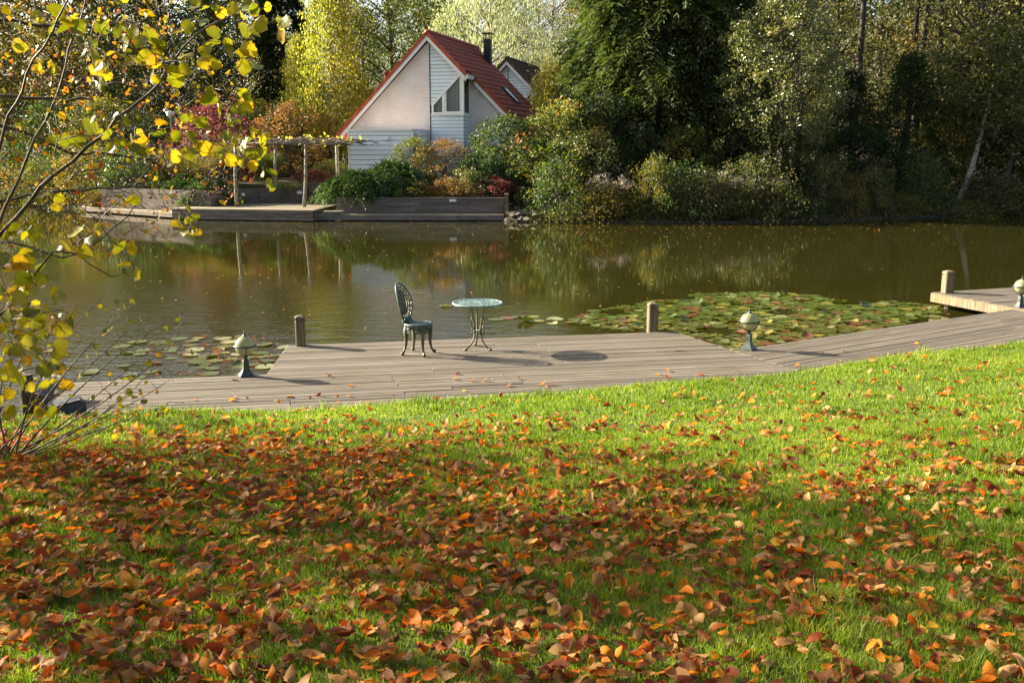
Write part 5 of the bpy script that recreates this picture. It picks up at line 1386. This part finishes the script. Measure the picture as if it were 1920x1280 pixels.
for i in range(nl):
    if i in top300:
        o = bpy.data.objects.new("fallen_leaf", FM[int(mi_[i]), int(vi_[i])]); COL.objects.link(o)
        o.location = (lx[i], ly[i], lz[i]); o.rotation_euler = rot[i]; s = size[i]; o.scale = (s, s, s)
        c = FALL[int(mi_[i])][0]; q_ = lx[i] / ly[i]; side = ("far left", "left", "middle", "right", "far right")[int(min(4, max(0, (q_ + .5) * 5)))]
        c = ("tilted " if abs(math.sin(rot[i][0])) > .45 or abs(math.sin(rot[i][1])) > .45 else "flat ") + ("upturned " if flip[i] else "") + c
        side = side + (", by the bottom edge" if ly[i] < 3.5 else ", just above the edge")
        tag(o, "%s fallen leaf on grass at %s" % (c, side), "leaf", "%s fallen leaves on the near grass, %s" % (c, side))
    else: bins[int(mi_[i]) * 9 + int(vi_[i])].append(i)
Vall, Fall, Mall, Rall, UVall = [], [], [], [], []; base = 0
for b in range(45):
    ids = np.array(bins[b], int)
    if not len(ids): continue
    vs, fs = FV[b % 9]; v = np.array(vs); tri = []
    for f in fs: tri += [f[:3]] if len(f) == 3 else [(f[0], f[1], f[2]), (f[0], f[2], f[3])]
    tri = np.array(tri)
    R = np.array([np.array(Euler(r).to_matrix()) for r in rot[ids]])
    W = np.einsum('nij,kj->nki', R, v) * size[ids][:, None, None] + np.stack([lx[ids], ly[ids], lz[ids]], 1)[:, None, :]
    Vall.append(W.reshape(-1, 3)); Fall.append((tri[None] + (np.arange(len(ids)) * len(v))[:, None, None] + base).reshape(-1, 3)); base += W.shape[0] * W.shape[1]
    UVall.append(np.tile(np.array(fallen_uv(vs)), (len(ids), 1)))
    Mall.append(np.full(len(ids) * len(tri), b // 9)); Rall.append(np.repeat(rf.random(len(ids)), len(tri)))
UVs = np.concatenate(UVall); me = np_mesh("fallen_leaves", np.concatenate(Vall), np.concatenate(Fall), np.concatenate(Rall), np.concatenate(Mall), True); set_uv(me, UVs)
o = obj("fallen_leaves", me, L_fall, kind="stuff"); tag(o, "carpet of russet and orange fallen beech leaves over the lawn", "leaves")
# leaves floating on the pond
nf = 520; fx = rf.uniform(-16, 20, nf); fy = shore(fx) - np.abs(rf.normal(0, 3.2, nf)) - .5; 
nf2 = 240; fx = np.concatenate([fx, rf.uniform(-8, 9, nf2)]); fy = np.concatenate([fy, rf.uniform(16, 38, nf2)])
pos = np.stack([fx, fy, np.full(len(fx), -.246)], 1); d = rand_dirs(rf, len(fx)); d[:, 2] *= .05; nr = rand_dirs(rf, len(fx)) * .1 + np.array([0, 0, 1.0])
V, F = leaf_cards(pos, d, nr, rf.uniform(.035, .075, len(fx)), .04, .1)
o = obj("floating_leaves", np_mesh("floating_leaves", V, F, np.repeat(rf.random(len(fx)), 2)), L_fall[2], kind="stuff"); tag(o, "small pale leaves floating on the pond near the far bank", "leaves")

n3 = 80; pp = [P(rf.normal(430, 80), rf.normal(668, 20), -.25) for _ in range(n3)]
pp = [q for q in pp if q.y > 11.75 + .19 * (q.x + 2.9) and not (q.x > -3.15 and q.y < 13.4)]
pos = np.array([(q.x, q.y, -.236) for q in pp]); d = rand_dirs(rf, len(pos)); d[:, 2] *= .08; nr = rand_dirs(rf, len(pos)) * .25 + np.array([0, 0, 1.0])
V, F = leaf_cards(pos, d, nr, rf.uniform(.05, .1, len(pos)), .05, .15)
o = obj("drifted_leaves", np_mesh("drifted_leaves", V, F, np.repeat(rf.random(len(pos)), 2)), L_fall[0], kind="stuff"); tag(o, "russet leaves drifted among the lily pads left of the deck", "leaves")

# ---------------------------------------------------------------- stepping stones, log and stone at the deck's left end
for i, ((s, r), lab) in enumerate(zip(STONES, ("flat grey stone sunk in the lawn under a heap of leaves", "small flat stone sunk in the lawn nearest the boardwalk", "flat grey stone sunk in the lawn at the right picture edge"))):
    m = MB(); n = 11; rs = random.Random(i)
    ring = [(r * .5 * (1 + rs.uniform(-.1, .1)) * math.cos(2 * math.pi * k / n), r * .4 * (1 + rs.uniform(-.1, .1)) * math.sin(2 * math.pi * k / n)) for k in range(n)]
    m.prism(ring, 'z', -.05, .018); o = m.build("stepping_stone", M_stone); o.location = (s.x, s.y, float(lawn_z(s.x, s.y)))
    tag(o, lab, "stone", "stones sunk in the lawn")
sp_ = P(52, 762, 0.0); st_ = MB(); st_.tube([(0, 0, -.3), (.01, 0, .15), (0, .01, .33)], [.075, .07, .068], 9); o = st_.build("tree_stump", M_bark); o.location = sp_; tag(o, "short dark broken stump by the water left of the deck", "stump")
lg = MB(); a = P(72, 765, .02); b = P(118, 742, .02); a.z = .09; b.z = .16; lg.tube([a, a.lerp(b, .3), a.lerp(b, .7), b], [.085, .09, .088, .08], 10); o = lg.build("log", M_twig); tag(o, "brown cut log lying at the deck's left end", "log")
bm = bmesh.new(); bmesh.ops.create_cube(bm, size=1.0); bmesh.ops.bevel(bm, geom=bm.edges[:], offset=.12, segments=2, affect='EDGES')
for v in bm.verts: v.co = Vector((v.co.x * .3, v.co.y * .22, v.co.z * .17)) + Vector((.03 * math.sin(v.co.y * 9), .02 * math.sin(v.co.z * 8), .02 * math.sin(v.co.x * 7)))
me = bpy.data.meshes.new("dark_stone"); bm.to_mesh(me); bm.free(); o = obj("stone_block", me, M_darkstone); q = P(128, 772, .05); o.location = (q.x, q.y, .09); o.rotation_euler = (.1, -.1, .5); tag(o, "dark grey stone block beside the log", "stone")

# ---------------------------------------------------------------- grass blades
rg = np.random.default_rng(5)
def blades(n, ymin, ymax, hgt, wid, seed):
    r = np.random.default_rng(seed); x = r.uniform(-8, 10, n * 2); y = ymin + (ymax - ymin) * r.random(n * 2)
    e = smooth_edge(x); ok = (y < e + .03 * r.normal(size=n * 2)) & (np.abs(x) < .54 * y + 1.0)
    for s, rr in STONES: ok &= ((x - s.x) ** 2 + (y - s.y) ** 2) > (rr * .55) ** 2
    x, y = x[ok][:n], y[ok][:n]; m = len(x)
    hv = .75 + .5 * clump(x * .6 + 2, y * .6) ; h = hgt * r.uniform(.5, 1.25, m) * hv; w = wid * r.uniform(.7, 1.3, m)
    h *= 1 + .8 * (clump(x * 2.3 + 1, y * 2.1) > .9)
    # longer fringe at the deck edge and round the stones
    h *= 1 + .5 * sstep(.25, 0, smooth_edge(x) - y)
    for s, rr in STONES: h *= 1 + .9 * np.exp(-((np.hypot(x - s.x, y - s.y) - rr * .7) / .12) ** 2)
    a = r.uniform(0, 2 * np.pi, m); side = np.stack([np.cos(a), np.sin(a), 0 * a], 1); la = r.uniform(0, 2 * np.pi, m); ln = h * r.uniform(.1, .9, m)
    lean = np.stack([np.cos(la) * ln, np.sin(la) * ln, 0 * la], 1)
    b = np.stack([x, y, lawn_z(x, y) - .006], 1); up = np.array([0, 0, 1.0])
    v0 = b - side * w[:, None] / 2; v1 = b + side * w[:, None] / 2
    mid = b + lean * .35 + up * (h * .6)[:, None]; v2 = mid + side * w[:, None] * .36; v3 = mid - side * w[:, None] * .36
    tip = b + lean + up * (h * .95)[:, None]
    V = np.stack([v0, v1, v2, v3, tip], 1).reshape(-1, 3); i = np.arange(m)[:, None] * 5
    F = np.concatenate([i + np.array([[0, 1, 2]]), i + np.array([[0, 2, 3]]), i + np.array([[3, 2, 4]])], 1).reshape(-1, 3)
    tone = np.clip(.42 + .3 * (clump(x * .8, y * .8 + 3) - .5) + .3 * (clump(x * .23 + 5, y * .31 + 1) - .5) + .2 * r.normal(size=m), 0, 1); tone = np.where(r.random(m) < .03, 1.0, tone)
    return V, F, np.repeat(tone, 3)
parts = [blades(210000, 2.0, 5.2, .047, .0046, 1), blades(170000, 5.2, 8.2, .045, .0062, 2), blades(150000, 8.2, 14.2, .042, .0085, 3)]
Vs, Fs, Rs, k = [], [], [], 0
for V, F, r in parts: Vs.append(V); Fs.append(F + k); Rs.append(r); k += len(V)
o = obj("grass", np_mesh("grass", np.concatenate(Vs), np.concatenate(Fs), np.concatenate(Rs)), L_grass, kind="stuff"); tag(o, "short bright green lawn grass", "grass")
# ---------------------------------------------------------------- foreground shrubs at the left
rh = random.Random(91)
def big_leaf(seed):
    r = random.Random(seed); n = 9; vs = []; cup = r.uniform(.1, .5); cu = r.uniform(-.4, .5); wav = r.uniform(.02, .07)
    for i in range(n + 1):
        t = i / n; w = .47 * math.sin(math.pi * min(1, t ** .72)) ** .62 if 0 < t < 1 else 0.0
        if t > .85: w *= .85
        w *= 1 + (.07 if i % 2 else -.07)
        for s in (-1, -.5, 0, .5, 1):
            vs.append((t, s * w + r.uniform(-.012, .012), cup * (s * w) ** 2 * 1.6 + cu * t * t * .5 + wav * math.sin(9 * t + s * 4) * abs(s)))
    fs = []
    for i in range(n):
        a = i * 5
        for s in range(4): fs.append((a + s, a + 5 + s, a + 6 + s, a + 1 + s))
    k = len(vs); vs += [(0, -.008, 0), (0, .008, 0), (-.22, 0, .04)]; fs.append((k, k + 1, k + 2))
    return vs, fs
BL = []
for s in range(8):
    vs, fs = big_leaf(s); me = bpy.data.meshes.new("leaf"); me.from_pydata(vs, [], fs); set_uv(me, [(v[0], (0, .5, 1)[min(2, abs(k % 5 - 2))]) if k < 50 else (0, .9) for k, v in enumerate(vs)]); me.materials.append(L_hazel)
    at_ = me.attributes.new("rnd", 'FLOAT', 'FACE'); at_.data.foreach_set("value", [.45] * len(fs)); me.polygons.foreach_set("use_smooth", [True] * len(fs)); BL.append(me)

def polyD(pts, Y0, Y1, n=4, jit=.012):
    """smooth 3-D polyline through picture positions, running from depth Y0 to Y1"""
    out = []
    m = len(pts)
    for i in range(m - 1):
        p0, p1, p2, p3 = pts[max(i - 1, 0)], pts[i], pts[i + 1], pts[min(i + 2, m - 1)]
        for k in range(n):
            t = k / n
            c = [0.5 * (2 * p1[j] + (p2[j] - p0[j]) * t + (2 * p0[j] - 5 * p1[j] + 4 * p2[j] - p3[j]) * t * t + (3 * p1[j] - p0[j] - 3 * p2[j] + p3[j]) * t ** 3) for j in (0, 1)]
            f = (i + t) / (m - 1); out.append(D(c[0], c[1], Y0 + (Y1 - Y0) * f) + Vector((rh.uniform(-jit, jit), rh.uniform(-jit, jit), rh.uniform(-jit, jit))))
    out.append(D(pts[-1][0], pts[-1][1], Y1)); return out

class Shrub:
    def __init__(s, name, label, base):
        s.e = empty(name, base); tag(s.e, label, "shrub"); s.base = Vector(base); s.nodes = []; s.tw = MB(); s.nleaf = 0
    def stem(s, pts, r0, r1, name="branch", mat=M_twig):
        n = len(pts); m = MB(); m.tube([p - s.base for p in pts], [r0 + (r1 - r0) * i / (n - 1) for i in range(n)], 7); m.build(name, mat, s.e, True)
        s.nodes += [(p, r0 + (r1 - r0) * i / (n - 1)) for i, p in enumerate(pts)]
    def grow(s, targets, rmin=.0016, bend=.12):
        """join every target to the nearest existing wood with a thin curved twig"""
        tg = list(targets); 
        N = np.array([tuple(p) for p, _ in s.nodes])
        todo = [np.array(tuple(t)) for t in tg]
        while todo:
            T_ = np.array(todo); d = np.linalg.norm(T_[:, None, :] - N[None], axis=2); i, j = np.unravel_index(np.argmin(d), d.shape)
            a, b = Vector(N[j]), Vector(todo.pop(i)); L = (b - a).length
            if L > .01:
                m1 = a.lerp(b, .35) + Vector((rh.uniform(-bend, bend), rh.uniform(-bend, bend), rh.uniform(-bend * .3, bend))) * L
                m2 = a.lerp(b, .7) + Vector((rh.uniform(-bend, bend), rh.uniform(-bend, bend), rh.uniform(-bend * .3, bend))) * L * .7
                r = min(.006, rmin + .0035 * L)
                s.tw.tube([a - s.base, m1 - s.base, m2 - s.base, b - s.base], [r * 1.25, r, r * .85, rmin * .8], 4, False)
                N = np.concatenate([N, [tuple(m1)], [tuple(m2)], [tuple(b)]])
        s.N = N
    def leaf(s, p, size, sun=.5):
        me = rh.choice(BL); o = bpy.data.objects.new("leaf", me); COL.objects.link(o); o.parent = s.e
        # blades hang from their stalks, faces roughly towards the light with wide scatter
        ax = Vector((rh.gauss(0, .8), rh.gauss(0, .6), -.55 + rh.gauss(0, .55))).normalized()
        nr = Vector((rh.gauss(-.3, .8), rh.gauss(.1, .9), rh.gauss(.4, .6)))
        sd = nr.cross(ax).normalized(); nr = ax.cross(sd)
        M = Matrix((ax, sd, nr)).transposed().to_4x4() @ Matrix.Diagonal((size, size * rh.uniform(.85, 1.15), size, 1)); M.translation = Vector(p) - s.base + ax * size * .2
        o.matrix_local = M; s.nleaf += 1
    def finish(s, name="twigs"): s.tw.build(name, M_twig, s.e, True, "stuff")

# 1. large-leaved yellow shrub whose long stems cross the upper left
hz = Shrub("hazel_shrub", "tall shrub with large yellow-green leaves arching in at upper left", D(-160, 640, 5.4))
hz.stem(polyD([(-160, 640), (0, 436), (103, 330), (223, 223), (292, 161), (344, 86), (443, 17), (480, -20)], 5.4, 5.9), .013, .0035)
hz.stem(polyD([(-160, 640), (-70, 480), (0, 282), (40, 170), (95, 60), (140, -20)], 5.4, 5.2), .0115, .004)
hz.stem(polyD([(-160, 640), (-60, 540), (30, 340), (100, 190), (140, 70), (168, -20)], 5.4, 5.6), .0105, .0035)
hz.stem(polyD([(-160, 640), (-80, 620), (0, 590), (60, 520), (120, 470), (210, 520)], 5.4, 5.2), .011, .003)
Z1 = [(60,30),(90,130),(240,90),(270,100),(150,240),(80,230),(300,340),(380,100),(400,110),(490,250),(470,350),(230,380),(600,180),(660,170),(690,250),(600,110),(740,70),(780,140),(820,220),(570,310),(610,370),(560,400),(730,320),(780,320),(830,360),(880,320),(920,290),(980,330),(960,370),(1050,100),(1110,30),(1080,110),(1180,20),(1220,40),(1250,80),(1020,160),(1060,285),(1110,270),(1160,310),(1220,230),(1260,270),(1320,300),(1370,330),(1350,160),(1380,100),(1430,50),(1490,30),(1510,120),(1540,140),(1150,470),(1200,510),(1280,540),(1330,560),(1310,590),(1270,660),(520,640),(560,690),(650,620),(620,720),(660,740),(490,760),(270,720),(300,610),(310,730),(740,690),(750,770),(740,810),(830,680),(830,770),(910,740),(1000,660),(1010,605),(1000,700),(1060,700),(1040,770),(980,800),(930,830),(890,850),(1110,760),(1160,700),(1160,770),(1220,800),(1250,760),(1240,690),(1340,730),(1340,690),(1400,700),(1470,710),(1340,820),(1370,860),(1310,860),(1240,850),(1430,780),(1440,910),(1500,990),(660,1100),(970,1140),(1020,1180),(1085,1175),(1020,1240),(1075,1260),(270,1080),(290,1040),(210,1050),(130,1220),(150,1250),(20,1220),(500,1250),(70,1210),(350,90),(450,100),(530,90)]
Z5 = [(110,100),(140,120),(180,230),(150,260),(200,240),(130,370),(100,400),(170,355),(190,510),(110,540),(60,570),(280,620),(300,660),(260,540),(360,560),(150,720),(60,850),(110,850),(230,810),(320,830),(390,850),(620,240),(650,290),(690,325),(510,130),(470,140),(340,200),(380,210),(60,980),(20,960),(20,700),(40,640),(80,600),(30,550),(100,650),(15,460),(30,300),(60,700),(20,780),(140,640),(50,500),(90,330),(20,880)]
tg = []
for x, y in Z1: tg.append((x / 2.909, y / 2.909))
for x, y in Z5: tg.append((x / 2.667, 380 + y / 2.667))
pts = []
for px, py in tg:
    k = 2 if rh.random() < .93 else 1
    Y = 5.45 + rh.gauss(0, .22) - .15 * (py > 420)
    for j in range(k): pts.append((D(px + (rh.uniform(-16, 16) if j else 0), py + (rh.uniform(-14, 14) if j else 0), Y + rh.uniform(-.08, .08)), px, py))
hz.grow([p for p, _, _ in pts])
for p, px, py in pts:
    if hz.nleaf < 300: hz.leaf(p, rh.uniform(.05, .096) * (1.12 if py > 480 and px < 120 else 1.0))
hz.finish()

# 2. hawthorn: dark fine twigs, small lobed leaves and berries
hw_ = Shrub("hawthorn", "hawthorn with dark fine twigs, small orange leaves and red berries at left", D(-200, 560, 6.3))
hw_.stem(polyD([(-200, 560), (-100, 120), (0, 40), (100, 52), (200, 45), (270, 36), (330, -8)], 6.3, 6.2), .015, .0035)
hw_.stem(polyD([(-200, 560), (-90, 210), (0, 180), (100, 188), (165, 182), (200, 157), (290, 166), (420, 160)], 6.3, 6.1), .013, .003)
hw_.stem(polyD([(-200, 560), (-100, 260), (0, 235), (130, 285), (230, 290), (330, 318), (440, 340)], 6.3, 6.4), .0135, .003)
hw_.stem(polyD([(-200, 560), (-90, 420), (0, 380), (110, 360), (200, 352), (300, 352), (400, 352)], 6.3, 6.5), .013, .003)
hw_.stem(polyD([(-200, 560), (-100, 470), (20, 455), (120, 480), (200, 440), (260, 380)], 6.3, 6.1), .01, .003)
T2 = []
while len(T2) < 760:
    px, py = rh.uniform(-40, 470), rh.uniform(-20, 480)
    if px > 330 and (py < 130 or py > 370): continue
    if rh.random() < .35 * px / 470: continue
    T2.append(D(px, py, 6.25 + rh.gauss(0, .35)))
hw_.grow(T2, .0019, .22)
hw_.finish()
rng = np.random.default_rng(12)
ends = np.array([tuple(p) for p in T2]); sel = ends[rng.random(len(ends)) < .5]; pos = np.repeat(sel, 3, 0) + rng.normal(size=(len(sel) * 3, 3)) * .03; pos = pos[rng.random(len(pos)) < .7]
V, F = leaf_cards(pos, rand_dirs(rng, len(pos)) - np.array([0, 0, .4]), rand_dirs(rng, len(pos)), rng.uniform(.025, .05, len(pos)), rng.uniform(.022, .036, len(pos)))
obj("small_leaves", np_mesh("small_leaves", V - np.array(hw_.base), F, np.repeat(rng.random(len(pos)), 2)), L_haw, hw_.e, "stuff")
bm_ = MB()
for (px, py, n, sx, sy) in ((395, 355, 26, 28, 14), (380, 330, 16, 60, 30), (300, 300, 12, 40, 25), (460, 145, 10, 14, 12), (190, 120, 10, 100, 70), (440, 330, 9, 30, 20), (60, 150, 8, 40, 60)):
    for i in range(n):
        c = D(px + rh.gauss(0, sx), py + rh.gauss(0, sy), 6.2 + rh.gauss(0, .12)) - hw_.base; r = rh.uniform(.006, .0085)
        bm_.lathe([(0, -r), (r * .75, -r * .66), (r, 0), (r * .75, r * .66), (0, r)], 7, c)
        bm_.tube([c + Vector((0, 0, r)), c + Vector((rh.uniform(-.02, .02), 0, .035))], .0011, 3, False)
obj("berries", bm_.mesh("berries", True), M_berry, hw_.e, "stuff")

# 3. low shrub with thin arching shoots at the deck's left end
lb = float(lawn_z(-4.1, 7.6))
lw_ = Shrub("low_shrub", "low shrub of thin arching shoots at the deck's left end", (-4.15, 7.7, lb - .05))
b0 = D(10, 870, 7.6)
b0.z = float(lawn_z(b0.x, b0.y)); lw_.e.location = b0; lw_.base = b0
tg3 = []
for tx, ty, mx_, my_, r in ((300, 640, 140, 775, .009), (345, 585, 180, 700, .008), (330, 640, 190, 755, .009), (290, 690, 170, 790, .009), (210, 795, 110, 845, .007), (190, 560, 80, 700, .009), (270, 560, 130, 690, .008), (150, 640, 60, 760, .008), (90, 560, 20, 720, .01), (250, 735, 150, 800, .007), (330, 700, 220, 770, .006), (60, 620, 0, 740, .009), (240, 620, 110, 740, .007), (-40, 600, -30, 740, .01), (310, 760, 200, 800, .006)):
    Y1 = 7.6 + rh.uniform(-.3, .5); b = b0 + Vector((rh.uniform(-.18, .12), rh.uniform(-.15, .15), -.04))
    mid = D(mx_, my_, (7.6 + Y1) / 2); tip = D(tx, ty, Y1)
    c = [b.lerp(mid, t).lerp(mid.lerp(tip, t), t) * 1.0 if False else (b * (1 - t) ** 2 + (mid * 2 - (b + tip) * .5) * 2 * t * (1 - t) + tip * t * t) for t in np.linspace(0, 1, 12)]
    lw_.stem(c, r, .002, "shoot")
    for t in (.45, .6, .72, .84, .93, 1.0):
        q = c[int(t * 11)]; 
        for _ in range(2): tg3.append(q + Vector((rh.gauss(0, .09), rh.gauss(0, .09), rh.gauss(.02, .09))))
extra = [D(rh.uniform(-15, 115), rh.uniform(470, 765), rh.uniform(6.9, 7.6)) for _ in range(75)]
lw_.grow(tg3 + extra, .0015, .2); lw_.finish()
for q in extra: lw_.leaf(q, rh.uniform(.075, .125))
for q in tg3:
    if rh.random() < .8: lw_.leaf(q, rh.uniform(.03, .062))
